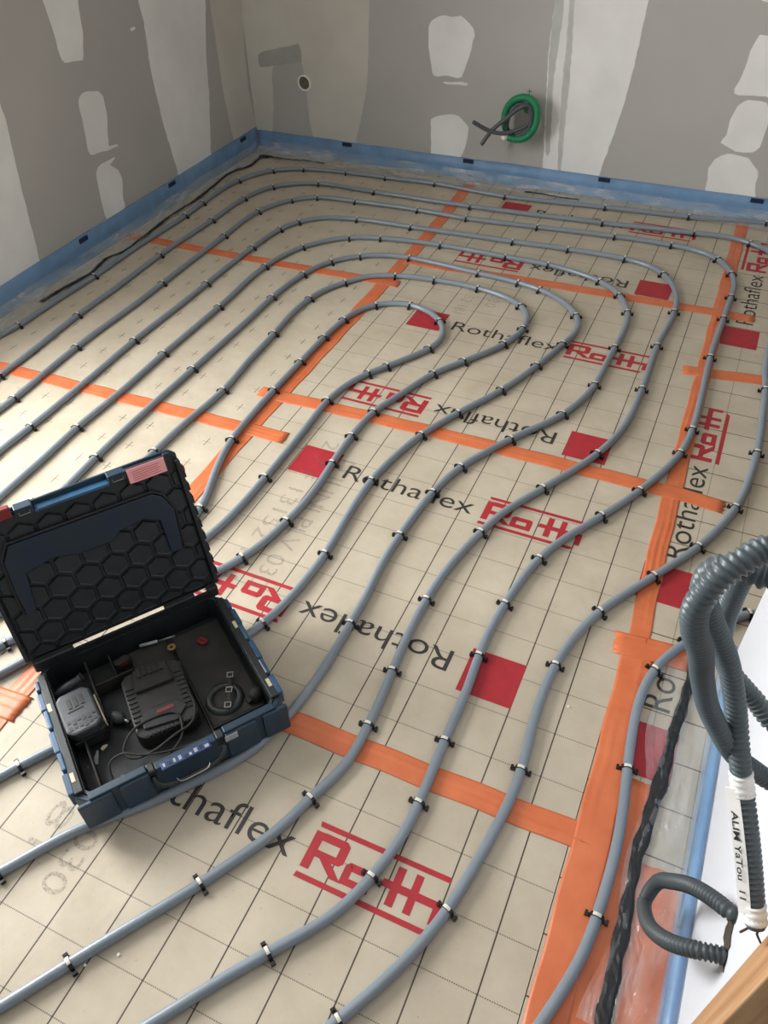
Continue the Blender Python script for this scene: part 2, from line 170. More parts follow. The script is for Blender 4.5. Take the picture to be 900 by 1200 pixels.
def board_mat(name, mode):
    m, nt, b = nodes(name); b.inputs['Roughness'].default_value = .55; b.inputs['Specular IOR Level'].default_value = .35
    tc = N(nt, 'ShaderNodeTexCoord'); sp = N(nt, 'ShaderNodeSeparateXYZ'); nt.links.new(tc.outputs['Object'], sp.inputs[0])
    x, y = sp.outputs[0], sp.outputs[1]
    def dist(c, per=.1):   # distance to the nearest line
        f = M_(nt, 'FRACT', M_(nt, 'ADD', M_(nt, 'MULTIPLY', c, 1/per), 100.5))
        return M_(nt, 'MULTIPLY', M_(nt, 'ABSOLUTE', M_(nt, 'SUBTRACT', f, .5)), per)
    def dash(c, per, duty):
        return M_(nt, 'LESS_THAN', M_(nt, 'FRACT', M_(nt, 'ADD', M_(nt, 'MULTIPLY', c, 1/per), 100.)), duty)
    dx, dy = dist(x), dist(y)
    if mode == 'grid':
        solid = M_(nt, 'MULTIPLY', M_(nt, 'LESS_THAN', dx, .00135), .92)
        dashed = M_(nt, 'MULTIPLY', M_(nt, 'MULTIPLY', M_(nt, 'LESS_THAN', dy, .0010), dash(x, .004, .66)), .72)
        ink = M_(nt, 'MAXIMUM', solid, dashed)
    else:
        a = M_(nt, 'MULTIPLY', M_(nt, 'LESS_THAN', dx, .0012), M_(nt, 'LESS_THAN', dy, .017))
        c = M_(nt, 'MULTIPLY', M_(nt, 'MULTIPLY', M_(nt, 'LESS_THAN', dy, .0010), M_(nt, 'LESS_THAN', dx, .015)), .6)
        n0 = N(nt, 'ShaderNodeTexNoise'); n0.inputs['Scale'].default_value = 9; nt.links.new(tc.outputs['Object'], n0.inputs['Vector'])
        ink = M_(nt, 'MULTIPLY', M_(nt, 'MULTIPLY', M_(nt, 'MAXIMUM', a, c), 1.0), M_(nt, 'ADD', M_(nt, 'MULTIPLY', n0.outputs['Fac'], .7), .5))
    n1 = N(nt, 'ShaderNodeTexNoise'); n1.inputs['Scale'].default_value = 7; n1.inputs['Detail'].default_value = 8; n1.inputs['Roughness'].default_value = .65
    nt.links.new(tc.outputs['Object'], n1.inputs['Vector'])
    r = N(nt, 'ShaderNodeValToRGB'); r.color_ramp.elements[0].position = .3; r.color_ramp.elements[1].position = .75
    r.color_ramp.elements[0].color = srgb(176,164,144); r.color_ramp.elements[1].color = srgb(197,186,167)
    nt.links.new(n1.outputs['Fac'], r.inputs['Fac'])
    n2 = N(nt, 'ShaderNodeTexNoise'); n2.inputs['Scale'].default_value = 130; n2.inputs['Detail'].default_value = 2
    nt.links.new(tc.outputs['Object'], n2.inputs['Vector'])
    sp2 = M_(nt, 'MULTIPLY', M_(nt, 'GREATER_THAN', n2.outputs['Fac'], .73), .55)
    base = mixc(nt, sp2, r.outputs['Color'], srgb(156,143,121))
    nt.links.new(mixc(nt, ink, base, srgb(38,33,32)), b.inputs['Base Color'])
    bp = N(nt, 'ShaderNodeBump'); bp.inputs['Strength'].default_value = .35; bp.inputs['Distance'].default_value = .004
    n3 = N(nt, 'ShaderNodeTexNoise'); n3.inputs['Scale'].default_value = 22; n3.inputs['Detail'].default_value = 5
    nt.links.new(tc.outputs['Object'], n3.inputs['Vector']); nt.links.new(n3.outputs['Fac'], bp.inputs['Height'])
    nt.links.new(bp.outputs['Normal'], b.inputs['Normal'])
    return m
def film_mat(name, col, opac, rough, oscale=0, lo=0, hi=1, bump=0, stretch=(1, 1, 1)):
    """thin translucent sheet: partly see-through, partly a coloured glossy film"""
    m, nt, b = nodes(name); b.inputs['Base Color'].default_value = col; b.inputs['Roughness'].default_value = rough
    b.inputs['Specular IOR Level'].default_value = .8
    tr = N(nt, 'ShaderNodeBsdfTransparent'); mx = N(nt, 'ShaderNodeMixShader')
    mx.inputs[0].default_value = opac
    if oscale:
        tc = N(nt, 'ShaderNodeTexCoord'); n1 = N(nt, 'ShaderNodeTexNoise'); n1.inputs['Scale'].default_value = oscale; n1.inputs['Detail'].default_value = 5
        mp = N(nt, 'ShaderNodeMapping'); mp.inputs['Scale'].default_value = stretch; nt.links.new(tc.outputs['Object'], mp.inputs[0]); nt.links.new(mp.outputs[0], n1.inputs['Vector'])
        if bump:
            n2 = N(nt, 'ShaderNodeTexNoise'); n2.inputs['Scale'].default_value = oscale*2.2; n2.inputs['Detail'].default_value = 3; n2.inputs['Distortion'].default_value = 1.5; nt.links.new(mp.outputs[0], n2.inputs['Vector'])
            bp = N(nt, 'ShaderNodeBump'); bp.inputs['Strength'].default_value = bump; bp.inputs['Distance'].default_value = .006
            nt.links.new(n2.outputs['Fac'], bp.inputs['Height']); nt.links.new(bp.outputs['Normal'], b.inputs['Normal'])
        mr = N(nt, 'ShaderNodeMapRange'); mr.inputs[1].default_value = .35; mr.inputs[2].default_value = .75; mr.inputs[3].default_value = lo; mr.inputs[4].default_value = hi
        nt.links.new(n1.outputs['Fac'], mr.inputs[0]); nt.links.new(mr.outputs[0], mx.inputs[0])
    nt.links.new(tr.outputs[0], mx.inputs[1]); nt.links.new(b.outputs[0], mx.inputs[2])
    nt.links.new(mx.outputs[0], nt.nodes['Material Output'].inputs['Surface'])
    return m
MT = dict(
 grid=board_mat('printed_board', 'grid'), plus=board_mat('plain_board', 'plus'),
 edge=mat('board_foam', srgb(190,185,172), .8),
 slab=mat('concrete', srgb(120,116,110), .9, noise=.3, nscale=8),
 plaster=mat('plasterboard', srgb(184,181,176), .85, noise=.05, nscale=4, bump=.05, bscale=400, spec=.2),
 filler=mat('joint_filler', srgb(241,240,237), .8, nscale=5, col2=srgb(229,228,224), bump=.12, bscale=60, spec=.25),
 corner=mat('joint_filler_warm', srgb(213,209,199), .8, nscale=4, col2=srgb(202,197,187), bump=.1, bscale=60, spec=.25),
 smear=mat('joint_filler_thin', srgb(180,177,172), .85, nscale=12, col2=srgb(166,163,158), spec=.2),
 streak=mat('joint_filler_streak', srgb(205,204,201), .85, nscale=12, col2=srgb(190,189,186), spec=.2), navy_sheen=mat('navy_painted_sheen', srgb(50,90,124), .34, nscale=18, col2=srgb(36,66,92)),  # last one: navy lightened, window sheen painted into the colour
 white=mat('white_plaster', srgb(206,209,214), .8, noise=.04, nscale=5, spec=.25),
 ceil=mat('ceiling_white', srgb(225,225,222), .9),
 blue=film_mat('blue_foam', srgb(128,178,226), .5, .4, 14, .42, .58),
 mark=mat('navy_mark', srgb(22,36,66), .5),
 foil=film_mat('clear_foil', srgb(214,218,220), .2, .10, 24, .05, .42, 1.0), foily=film_mat('clear_foil_long', srgb(214,218,220), .2, .10, 24, .05, .36, 1.0, (1, .3, 1)), foilx=film_mat('clear_foil_across', srgb(214,218,220), .2, .10, 22, .06, .62, 1.0, (.35, 1, 1)), foill=film_mat('clear_foil_left', srgb(206,208,206), .2, .12, 22, .06, .60, 1.0, (1, .35, 1)),
 black=mat('black_adhesive', srgb(34,36,38), .5, noise=.4, nscale=60, bump=.6, bscale=90),
 tape=mat('orange_tape', srgb(214,119,76), .42, nscale=16, col2=srgb(203,106,64), bump=.35, bscale=45),
 pipe=mat('grey_pipe', srgb(126,136,145), .28, noise=.05, nscale=20, spec=.5),
 clip=mat('black_clip', srgb(20,20,21), .3), clip_glint=mat('clip_painted_sheen', srgb(214,210,198), .4),  # pale second material paints the gloss highlight on the black clip
 red=mat('red_ink', srgb(174,46,54), .5, nscale=35, col2=srgb(162,44,52), spec=.35), ink=mat('black_ink', srgb(50,47,46), .6),
 stamp=film_mat('stamp_ink', srgb(112,108,100), .5, .7, 260, 0, .55),
 cond=mat('grey_conduit', srgb(84,95,100), .38, noise=.1, nscale=40, spec=.4),
 cond2=mat('dark_conduit', srgb(66,73,76), .5, noise=.12, nscale=40, spec=.4),
 green=mat('green_conduit', srgb(20,132,84), .45, noise=.12, nscale=30), dgrey=mat('dark_grey_pipe', srgb(78,80,84), .5),
 whitetape=mat('white_tape', srgb(236,236,232), .5), wire=mat('wire', srgb(60,48,40), .4),
 wood=None,
 navy=mat('navy_plastic', srgb(17,52,76), .40, nscale=18, col2=srgb(25,48,62), bump=.15, bscale=150),
 navyd=mat('navy_plastic_worn', srgb(7,30,54), .36, nscale=14, col2=srgb(18,34,46)),
 lining=mat('black_plastic', srgb(20,24,27), .5, nscale=16, col2=srgb(32,36,37), bump=.15, bscale=120),
 pad=mat('black_pad', srgb(34,39,42), .5, nscale=24, col2=srgb(26,31,34), bump=.12, bscale=160),
 steel=mat('bare_steel', srgb(150,150,148), .35, 1), dust=mat('dusty_plastic', srgb(42,40,37), .7, nscale=18, col2=srgb(26,26,25)),
 pink=mat('pink_sticker', srgb(246,166,166), .55, noise=.05, nscale=30), dred=mat('dark_red', srgb(120,22,26), .4),
 redp=mat('red_plastic', srgb(120,36,32), .5), bat=mat('battery_grey', srgb(66,69,74), .5, nscale=30, col2=srgb(46,48,52)),
 blk=mat('charger_black', srgb(28,28,27), .55, nscale=15, col2=srgb(42,40,37)),
 brass=mat('dull_brass', srgb(150,122,74), .5, .5), cream=mat('cream_scrap', srgb(205,196,170), .8),
 bl=mat('label_blue', srgb(30,62,112), .5, noise=.5, nscale=60), wl=mat('label_white', srgb(170,175,180), .6, noise=.4, nscale=80),
 rag=mat('white_paper', srgb(236,233,224), .8), glass=film_mat('window_glass', srgb(230,240,240), .06, .02), frame=mat('window_frame_white', srgb(235,235,235), .4),
 hole=mat('hole_dark', srgb(72,66,54), .9, noise=.4, nscale=60), plug=mat('plug_foam', srgb(116,108,86), .9, noise=.35, nscale=90))
def wood_mat():
    m, nt, b = nodes('pine_wood'); b.inputs['Roughness'].default_value = .55
    tc = N(nt, 'ShaderNodeTexCoord'); mp = N(nt, 'ShaderNodeMapping'); mp.inputs['Scale'].default_value = (30, 30, 1.2)
    n1 = N(nt, 'ShaderNodeTexNoise'); n1.inputs['Scale'].default_value = 2.5; n1.inputs['Detail'].default_value = 6
    nt.links.new(tc.outputs['Object'], mp.inputs[0]); nt.links.new(mp.outputs[0], n1.inputs['Vector'])
    r = N(nt, 'ShaderNodeValToRGB'); r.color_ramp.elements[0].position = .3; r.color_ramp.elements[1].position = .7
    r.color_ramp.elements[0].color = srgb(158,116,78); r.color_ramp.elements[1].color = srgb(196,158,118)
    nt.links.new(n1.outputs['Fac'], r.inputs['Fac']); nt.links.new(r.outputs['Color'], b.inputs['Base Color'])
    return m
MT['wood'] = wood_mat()

# ---------------------------------------------------------------- the room
XL, YB, XR, ZC = -2.27, 2.83, 0.28, 2.5
tag(MB().box(XL, 1.75, -1.6, YB, -.12, -.04).build('floor', MT['slab']), 'printed insulation boards covering the whole floor', kind='structure')
floor = bpy.data.objects['floor']
wl = MB()
wl.box(XL-.35, XL, -1.6, -.50, -.12, ZC); wl.box(XL-.35, XL, .56, YB, -.12, ZC)
wl.box(XL-.35, XL, -.50, .56, -.12, .30); wl.box(XL-.35, XL, -.50, .56, 2.15, ZC)
wall_left = tag(wl.build('wall_left', MT['plaster']), 'grey plasterboard wall with pale filler patches, left side', kind='structure')
wall_back = tag(MB().box(XL-.35, 1.75, YB, YB+.1, -.12, ZC).build('wall_back', MT['plaster']), 'grey plasterboard wall at the back with filler bands', kind='structure')
wall_right = tag(MB().box(XR, XR+.12, -.272, .486, -.12, ZC).build('wall_right', MT['white'], bevel=.002), 'short white wall end at lower right with conduits', kind='structure')
tag(MB().box(1.75, 1.85, -1.6, YB+.1, -.12, ZC).build('wall_east', MT['plaster']), 'plain plasterboard wall far to the right, out of frame', kind='structure')
tag(MB().box(XL-.35, 1.85, -1.6, YB+.1, ZC, ZC+.1).build('ceiling', MT['ceil']), 'plain white ceiling above the room', kind='structure')
tag(MB().box(XR-.003, XR+.125, -.320, -.2722, -.04, 2.2).build('trim_1', MT['wood'], bevel=.002), 'light pine door post at the lower right corner', kind='structure')
w = empty('window_1', (XL-.2, .03, .30)); tag(w, 'white framed window in the left wall, out of frame', kind='structure')
f = MB()
f.box(-.03,.03,-.53,-.48,0,1.85); f.box(-.03,.03,.48,.53,0,1.85); f.box(-.03,.03,-.48,.48,0,.06); f.box(-.03,.03,-.48,.48,1.79,1.85)
f.build('window_frame', MT['frame'], w, bevel=.004); MB().box(-.004,.004,-.48,.48,.06,1.79).build('pane', MT['glass'], w)

# filler patches: thin coats of jointing compound on the walls
def smooth_poly(pts, jitter=.002):
    P = [Vector(p) for p in pts]; n = len(P); out = []
    for i in range(n):
        p0, p1, p2, p3 = P[i-1], P[i], P[(i+1) % n], P[(i+2) % n]
        k = max(2, min(14, int((p2-p1).length/.02)))
        for j in range(k):
            t = j/k; q = p1*(2*t**3-3*t*t+1) + (p2-p0)*.28*(t**3-2*t*t+t) + p2*(-2*t**3+3*t*t) + (p3-p1)*.28*(t**3-t*t)
            out.append((q.x+random.uniform(-jitter, jitter), q.y+random.uniform(-jitter, jitter)))
    return out
def patch(wall, pts, m, side, t=.0012, name='filler_patch', jit=.002):
    b = MB(); b.prism([(a, max(z, 0.0)) for a, z in smooth_poly(pts, jit)], 0, t)
    if side == 'L': b.v = [(XL+z, a, h) for a, h, z in b.v]
    else: b.v = [(a, YB-z, h) for a, h, z in b.v]
    return b.build(name, m, wall)
def inset_layers(wall, pts, m, side, name='filler_patch'):
    patch(wall, pts, m, side, name=name)
for k, v in D['LP'].items(): patch(wall_left, v, MT['corner'] if k == 'f' else MT['filler'], 'L')
for k, v in D['BP'].items():
    if k in ('bs', 'bt'): patch(wall_back, v, MT['streak'], 'B', .0017, 'filler_streak')
    elif k == 'corner': patch(wall_back, v, MT['corner'], 'B')
    elif k == 'grey': patch(wall_back, v, MT['plaster'], 'B', .0018, 'bare_board_patch')
    elif k == 'smear': patch(wall_back, v, MT['smear'], 'B', .0024, 'filler_smear')
    else: patch(wall_back, v, MT['filler'], 'B')
px, pz = D['plug']
pl = empty('wall_sleeve', (px, YB, pz)); tag(pl, 'small round sleeve plugged with foam in the back wall near the corner', 'wall sleeve')
b = MB()
ring = []
for k in range(28):
    a = 2*math.pi*k/28
    ring.append((math.cos(a), math.sin(a)))
vs = []; 
for (r_, y_) in ((.034, -.0005), (.034, -.007), (.028, -.008), (.026, .002)):
    vs += [(c*r_, y_, s_*r_) for c, s_ in ring]
fs = [(i*28+k, i*28+(k+1) % 28, (i+1)*28+(k+1) % 28, (i+1)*28+k) for i in range(3) for k in range(28)]
b.add(vs, fs); b.build('rim', MT['filler'], pl, True)
b = MB(); vs = [(0, -.0035, 0)]+[(c*r_, y_, s_*r_) for r_, y_ in ((.014, -.0050), (.027, -.0032)) for c, s_ in ring]
b.add(vs, [(0, 1+k, 1+(k+1) % 28) for k in range(28)]+[(1+k, 29+k, 29+(k+1) % 28, 1+(k+1) % 28) for k in range(28)]); b.build('foam_plug', MT['plug'], pl, True)

# ---------------------------------------------------------------- floor boards and their print
def text_mesh(s, width, cap, bold=0):
    cu = bpy.data.curves.new('t', 'FONT'); cu.body = s; cu.size = 1; cu.offset = bold
    ob = bpy.data.objects.new('t', cu); C.objects.link(ob)
    bpy.context.view_layer.update()
    me = bpy.data.meshes.new_from_object(ob.evaluated_get(bpy.context.evaluated_depsgraph_get()))
    bpy.data.objects.remove(ob); bpy.data.curves.remove(cu)
    xs = [v.co.x for v in me.vertices]; x0, x1 = min(xs), max(xs)
    for v in me.vertices: v.co.x = (v.co.x-x0)*width/(x1-x0); v.co.y = v.co.y*cap/.73; v.co.z = 0
    me.materials.clear()
    return me
T_ROTH = text_mesh('Rothaflex', .372, .060, -.002)
def logo_mesh():
    b = MB(); z = 0
    def P_(*p): b.flat([(x/1000, y/1000) for x, y in p], z)
    P_((3,94),(257,94),(257,104),(0,104)); P_((-2,-4),(238,-4),(248,6),(0,6))
    P_((0,16),(17,16),(17,86),(0,86))                                   # R
    P_((17,72),(71,72),(71,80),(63,87),(17,87)); P_((54,54),(71,54),(71,72),(54,72)); P_((17,41),(64,41),(71,48),(71,54),(17,54))
    P_((27,41),(50,41),(80,16),(59,16))
    P_((76,17),(90,17),(90,50),(83,57),(76,50)); P_((90,43),(130,43),(130,52),(124,57),(83,57)); P_((116,17),(130,17),(130,43),(116,43)); P_((90,17),(116,17),(116,30),(90,30))   # o
    P_((143,43),(164,43),(164,57),(148,57)); P_((164,16),(179,16),(179,86),(164,86)); P_((179,43),(198,43),(198,57),(179,57)) # t
    P_((198,16),(212,16),(212,86),(198,86)); P_((212,43),(257,43),(257,57),(212,57)); P_((244,16),(257,16),(257,43),(244,43)) # h
    me = bpy.data.meshes.new('logo'); me.from_pydata(b.v, [], b.f); me.update(); return me
T_LOGO = logo_mesh()
_s = MB().flat([(0,0),(.120,0),(.120,.116),(0,.116)], 0); T_SQ = bpy.data.meshes.new('square'); T_SQ.from_pydata(_s.v, [], _s.f)
T_ROTH.materials.append(MT['ink']); T_LOGO.materials.append(MT['red']); T_SQ.materials.append(MT['red'])
ZI = .0005
def imprint(board, x, y, rot, start=0, sq=True, tx=True, lg=True):
    """the printed row: red square, name, logo; (x, y) = lower left of the square in the reading direction, world axes"""
    c, s = math.cos(rot), math.sin(rot); bl = board.location
    def put(name, me, dx, dy):
        o = link(name, me, None, board); o.location = (x+dx*c-dy*s-bl.x, y+dx*s+dy*c-bl.y, ZI-bl.z); o.rotation_euler = (0,0,rot); return o
    if sq: put('printed_square', T_SQ, 0, 0)
    if tx: put('printed_name', T_ROTH, .155, .026)
    if lg: put('printed_logo', T_LOGO, .5535, .0065)
def board(x0, x1, y0, y1, ox, oy, m, gap=.0008, swap=False):
    e = MB(); r = (lambda x, y: (x-ox, y-oy))
    (a, c), (b_, d) = r(x0+gap, y0+gap), r(x1-gap, y1-gap)
    if swap:   # lines printed along x: local axes turned a quarter
        e.box(c, d, -b_, -a, -.039, 0)
    else: e.box(a, b_, c, d, -.039, 0)
    o = e.build('insulation_board', m, floor); o.location = (ox, oy, 0)
    if swap: o.rotation_euler = (0, 0, math.pi/2)
    return o
G, PL = MT['grid'], MT['plus']
b1 = board(-1.10, .07, -1.6, -.985, 0, 0, G); b1 = board(-1.10, .07, -.985, .01, 0, 0, G)
b2 = board(-1.10, .07, .01, 1.01, -.0127, -.0009, G); b3 = board(-1.10, .07, 1.01, 1.995, -.020, .004, G); b4 = board(-1.10, .07, 1.995, YB, -.020, .0, G)
for y0, y1 in ((-1.6, -.19), (-.19, .81), (.81, 1.77), (1.77, YB)): board(XL, -1.10, y0, y1, .0145, .021 if y0 < .8 else .002, PL)
def rboard(y0, y1, oy):
    o = board(.07, XR if y1 < .5 else 1.75, y0, y1, .062, oy, G, swap=True); return o
r1 = rboard(-1.6, .48, .030); r2 = rboard(.48, 1.62, .030); r3 = rboard(1.62, YB, .03)
if True:
    c1 = board(XR, 1.75, -1.6, .48, .062, .03, G, swap=True)
for bd, yn in ((b1, -.258), (b2, .704), (b3, 1.534), (b4, 2.526)): imprint(bd, -.910, yn, 0, sq=bd is not b1)
for bd, yi in ((b2, .334), (b3, 1.170), (b4, 2.146)): imprint(bd, -.112, yi, math.pi)
# right column reads away from the camera
def imprint_r(bd, xr, y, **k):
    # children live in the turned board frame
    for name, me, dx, dy in (('printed_square', T_SQ, 0, 0), ('printed_name', T_ROTH, .155, .026), ('printed_logo', T_LOGO, .5535, .0065)):
        if k.get(name) is False: continue
        o = link(name, me, None, bd); wx, wy = xr-dy, y+dx
        o.location = (wy-bd.location.y, -(wx-bd.location.x), ZI)
imprint_r(r1, .215, .175, printed_logo=False, printed_name=False); imprint_r(r2, .175, .622); imprint_r(r3, .205, 1.806)
cu = text_mesh('Ro', .085, .060, -.002); cu.materials.append(MT['ink'])
o = link('printed_name', cu, None, r1); o.location = (.335-r1.location.y, -(.187-r1.location.x), ZI)
# faint dot printed batch stamps (read towards the camera, letter tops to the right)
def stamp(bd, s, x, y, length, cap, rot=-math.pi/2):
    me = text_mesh(s, length, cap); me.materials.append(MT['stamp'])
    o = link('batch_stamp', me, None, bd); o.location = (x-bd.location.x, y-bd.location.y, ZI+.0003); o.rotation_euler = (0, 0, rot)
stamp(b2, '2 7 F 13152 181', -.868, .86, .56, .048); stamp(b2, 'D JUNI PLV 030', -.79, .80, .50, .048)
stamp(b1, 'Z 181', -.835, -.14, .26, .048); stamp(b1, '030', -.760, -.335, .12, .048)
stamp(b3, '13152 181', -.79, 1.87, .20, .040); stamp(b3, '030', -.70, 1.84, .09, .040)

# ---------------------------------------------------------------- orange tape
def tape(label, pts, w, z=.0011, wr=.0007, ridge=True):
    P = spline([(x, y, 0) for x, y in pts], .02); b = MB(); vs = []; fs = []; nx = 13; p1_, p2_ = random.uniform(0, 6), random.uniform(0, 6)
    for i, p in enumerate(P):
        t = (P[min(i+1, len(P)-1)]-P[max(i-1, 0)]).normalized(); n = Vector((-t.y, t.x, 0))
        wob = .0012*math.sin(i*.7+w*900)
        for j in range(nx):
            s = (j/(nx-1)-.5)
            zz = z + random.uniform(0, wr*.5) + (max(0, .0012*math.sin(i*.21+p1_)+.0006) if j == 4 else 0) + (max(0, .0010*math.sin(i*.13+p2_)+.0006) if j == 8 else 0)
            if i in (0, len(P)-1): pass
            q = p + n*(s*w+wob); e = random.uniform(-.003, .003) if i in (0, len(P)-1) else 0
            vs.append((q.x+t.x*e, q.y+t.y*e, zz))
    for i in range(len(P)-1):
        for j in range(nx-1):
            a = i*nx+j; fs.append((a, a+1, a+nx+1, a+nx))
    # short skirts so the strip has thickness
    n0 = len(vs); rim = [i*nx for i in range(len(P))]+[(len(P)-1)*nx+j for j in range(1, nx)]+[i*nx+nx-1 for i in range(len(P)-2, -1, -1)]+list(range(nx-2, 0, -1))
    vs += [(vs[i][0], vs[i][1], .0002) for i in rim]
    for k in range(len(rim)): fs.append((rim[k], rim[(k+1) % len(rim)], n0+(k+1) % len(rim), n0+k))
    b.add(vs, fs); o = b.build('orange_tape', MT['tape'], None, True)
    return tag(o, label, 'tape', 'orange tape strips on the floor')
tape('long orange tape down the left board joint, passing behind the toolbox', [(-1.07,-.34),(-1.085,0),(-1.095,.5),(-1.103,.9),(-1.10,1.5),(-1.10,2.2),(-1.122,2.79)], .052)
tape('orange tape across the floor just right of the toolbox', [(-.62,.012),(-.32,.012),(.06,.014),(.10,.014)], .052, .0020)
tape('orange tape crossing mid floor between the two facing names', [(-1.172,.995),(-1.0,1.002),(-.6,1.012),(-.2,1.013),(.1,1.012),(.215,1.006)], .050, .0020)
tape('farthest orange cross tape, below the back wall print', [(-1.10,1.972),(-.8,1.978),(-.5,1.99),(-.2,1.998),(.06,2.004),(.19,2.002)], .048, .0020)
tape('orange tape running left from mid floor to the frame edge', [(-2.2,.785),(-1.7,.80),(-1.2,.815),(-.975,.822)], .050, .0020)
tape('orange tape ending at the left wall in the dark corner', [(-2.262,1.757),(-1.7,1.762),(-1.2,1.778),(-1.04,1.785)], .046, .0020)
tape('long orange tape down the right board joint from the back wall', [(.055,2.80),(.062,2.2),(.070,1.6),(.076,1.1),(.084,.7),(.094,.44)], .046, .0011)
tape('broad orange tape beside the pipe, continuing to the bottom edge', [(.098,.50),(.104,.2),(.108,-.1),(.112,-.45)], .066, .0028)
tape('orange tape between broad tape and black strip at bottom', [(.158,.165),(.160,0),(.160,-.2),(.160,-.45)], .062, .0017)
tape('orange tape under the clear foil beside the white wall', [(.225,.012),(.227,-.15),(.228,-.45)], .085, .0014)
tape('orange tape joining from the left frame edge beside the toolbox', [(-2.2,-.215),(-1.7,-.21),(-1.2,-.195),(-1.035,-.188)], .062, .0028)
tape('short orange cross tape near the hanging conduits', [(.045,.472),(.12,.478),(.222,.482)], .060, .0040)
tape('short orange cross tape at the right frame edge below a red square', [(.008,1.604),(.10,1.618),(.30,1.644)], .050, .0020)

# ---------------------------------------------------------------- heating pipes and clips
ORD = 'first second third fourth fifth sixth seventh eighth ninth tenth eleventh twelfth thirteenth fourteenth fifteenth sixteenth seventeenth eighteenth nineteenth twentieth twenty-first twenty-second twenty-third twenty-fourth twenty-fifth twenty-sixth twenty-seventh twenty-eighth twenty-ninth thirtieth'.split()
RP = .0098
def arc2(pts): return [Vector((x, y, 0)) for x, y in pts]
P1 = D['p']['1']+[[.5,2.775],[.85,2.70],[1.08,2.45],[1.12,2.0],[1.1,1.3],[1.0,.92],[.8,.74],[.55,.685]]+D['p']['1b']
P2 = D['p']['2']+[[.212,2.47],[.238,2.36],[.246,2.2],[.245,1.95]]+D['p']['2b']
paths = {1: P1, 2: P2}
for k in range(3, 9): paths[k] = D['p'][str(k)]
# the runs go on towards the manifold beyond the frame
for k in paths:
    (xa, ya), (xb, yb) = paths[k][0], paths[k][-1]
    sa = {7: .016, 8: .018}.get(k, 0); sb = {7: .05, 8: .042, 6: .07}.get(k, .10)
    paths[k] = [[xa-sa, -1.5], [xa-sa, -.9], [xa-sa, min(ya-.22, -.3)]] + paths[k] + [[xb-sb*.7, yb-.12], [xb-sb, yb-.30], [xb-sb, -1.5]]
names = {1: 'outermost grey pipe, hugging the walls and returning at far right',
 2: 'second grey pipe in from the walls, leaving the frame at right',
 3: 'third grey pipe in from the walls, crossing the large bottom red logo',
 4: 'fourth grey pipe in from the walls, passing right of the toolbox',
 5: 'fifth grey pipe in from the walls, bending under the toolbox front',
 6: 'sixth grey pipe in, ending against the toolbox back right corner',
 7: 'grey pipe looping just outside the innermost bend',
 8: 'innermost grey pipe with the tight bend over a red square'}
cn = {1: 'the outermost pipe along the walls', 2: 'the second pipe from the walls', 3: 'the third pipe from the walls', 4: 'the fourth pipe from the walls',
 5: 'the fifth pipe from the walls', 6: 'the sixth pipe from the walls', 7: 'the pipe just outside the innermost bend', 8: 'the innermost pipe bend'}
# one clip along +x pipe direction: black body, plus a pale band as painted highlight
def clip_parts():
    b = MB(); n = 12; w = .0034; ro, ri = RP+.0026, RP+.0002; vs = []; fs = []
    prof = []
    for k in range(n+1):
        a = math.radians(-8+196*k/n); prof.append((math.cos(a), math.sin(a)))
    for x in (-w, w):
        for r_ in (ro, ri): vs += [(x, c*r_, RP+s*r_) for c, s in prof]
    m = n+1
    for k in range(n):
        a, b_, c, d = k, m+k, 2*m+k, 3*m+k
        fs += [(a, a+1, c+1, c), (b_, d, d+1, b_+1), (a, b_, b_+1, a+1), (c, c+1, d+1, d)]
    fs += [(0, 2*m, 3*m, m), (n, m+n, 3*m+n, 2*m+n)]
    b.add(vs, fs)
    for s in (-1, 1):    # barbed shoulders either side
        y0 = s*(RP+.0008); y1 = s*(RP+.0105)
        b.box(-.0030, .0030, min(y0, y1), max(y0, y1), .0012, .0062)
        b.box(-.0042, .0042, min(s*(RP+.0055), y1), max(s*(RP+.0055), y1), .0008, .0098)
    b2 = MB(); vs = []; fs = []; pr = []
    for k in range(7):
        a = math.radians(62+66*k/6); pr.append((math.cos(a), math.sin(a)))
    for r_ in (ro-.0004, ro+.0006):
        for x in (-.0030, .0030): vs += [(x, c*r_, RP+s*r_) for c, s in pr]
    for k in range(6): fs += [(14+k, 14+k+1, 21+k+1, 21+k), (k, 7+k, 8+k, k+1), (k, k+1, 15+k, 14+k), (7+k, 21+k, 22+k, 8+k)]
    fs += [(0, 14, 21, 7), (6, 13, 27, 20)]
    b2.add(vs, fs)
    return b, b2
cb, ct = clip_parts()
proto_b = cb.build('clip_body', MT['clip']); proto_t = ct.build('clip_painted_highlight', MT['clip_glint'])
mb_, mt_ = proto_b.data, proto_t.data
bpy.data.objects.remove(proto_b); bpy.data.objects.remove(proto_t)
for k, pts in paths.items():
    P = gauss(spline(arc2(pts), .01), 3.5)
    Z = [Vector((p.x, p.y, RP+.0003)) for p in P]
    o = MB().tube([tuple(z) for z in Z[::2]], RP, 16).build('heating_pipe', MT['pipe'], None, True)
    tag(o, names[k], 'heating pipe', 'heating pipes in the floor spiral')
    for ci, c in enumerate(D['c'][str(k)]):
        q = Vector((c[0], c[1], 0)); i = min(range(1, len(P)-1), key=lambda j: (P[j]-q).length_squared)
        t = (P[i+1]-P[i-1]).normalized()
        e = empty('pipe_clip', (P[i].x, P[i].y, .0003), (0, 0, math.atan2(t.y, t.x)+random.uniform(-.12, .12)))
        tag(e, ORD[ci]+' black clip along '+cn[k]+', counted from its left end', 'pipe clip', 'clips on '+cn[k])
        link('clip_body', mb_, None, e); link('clip_painted_highlight', mt_, None, e)

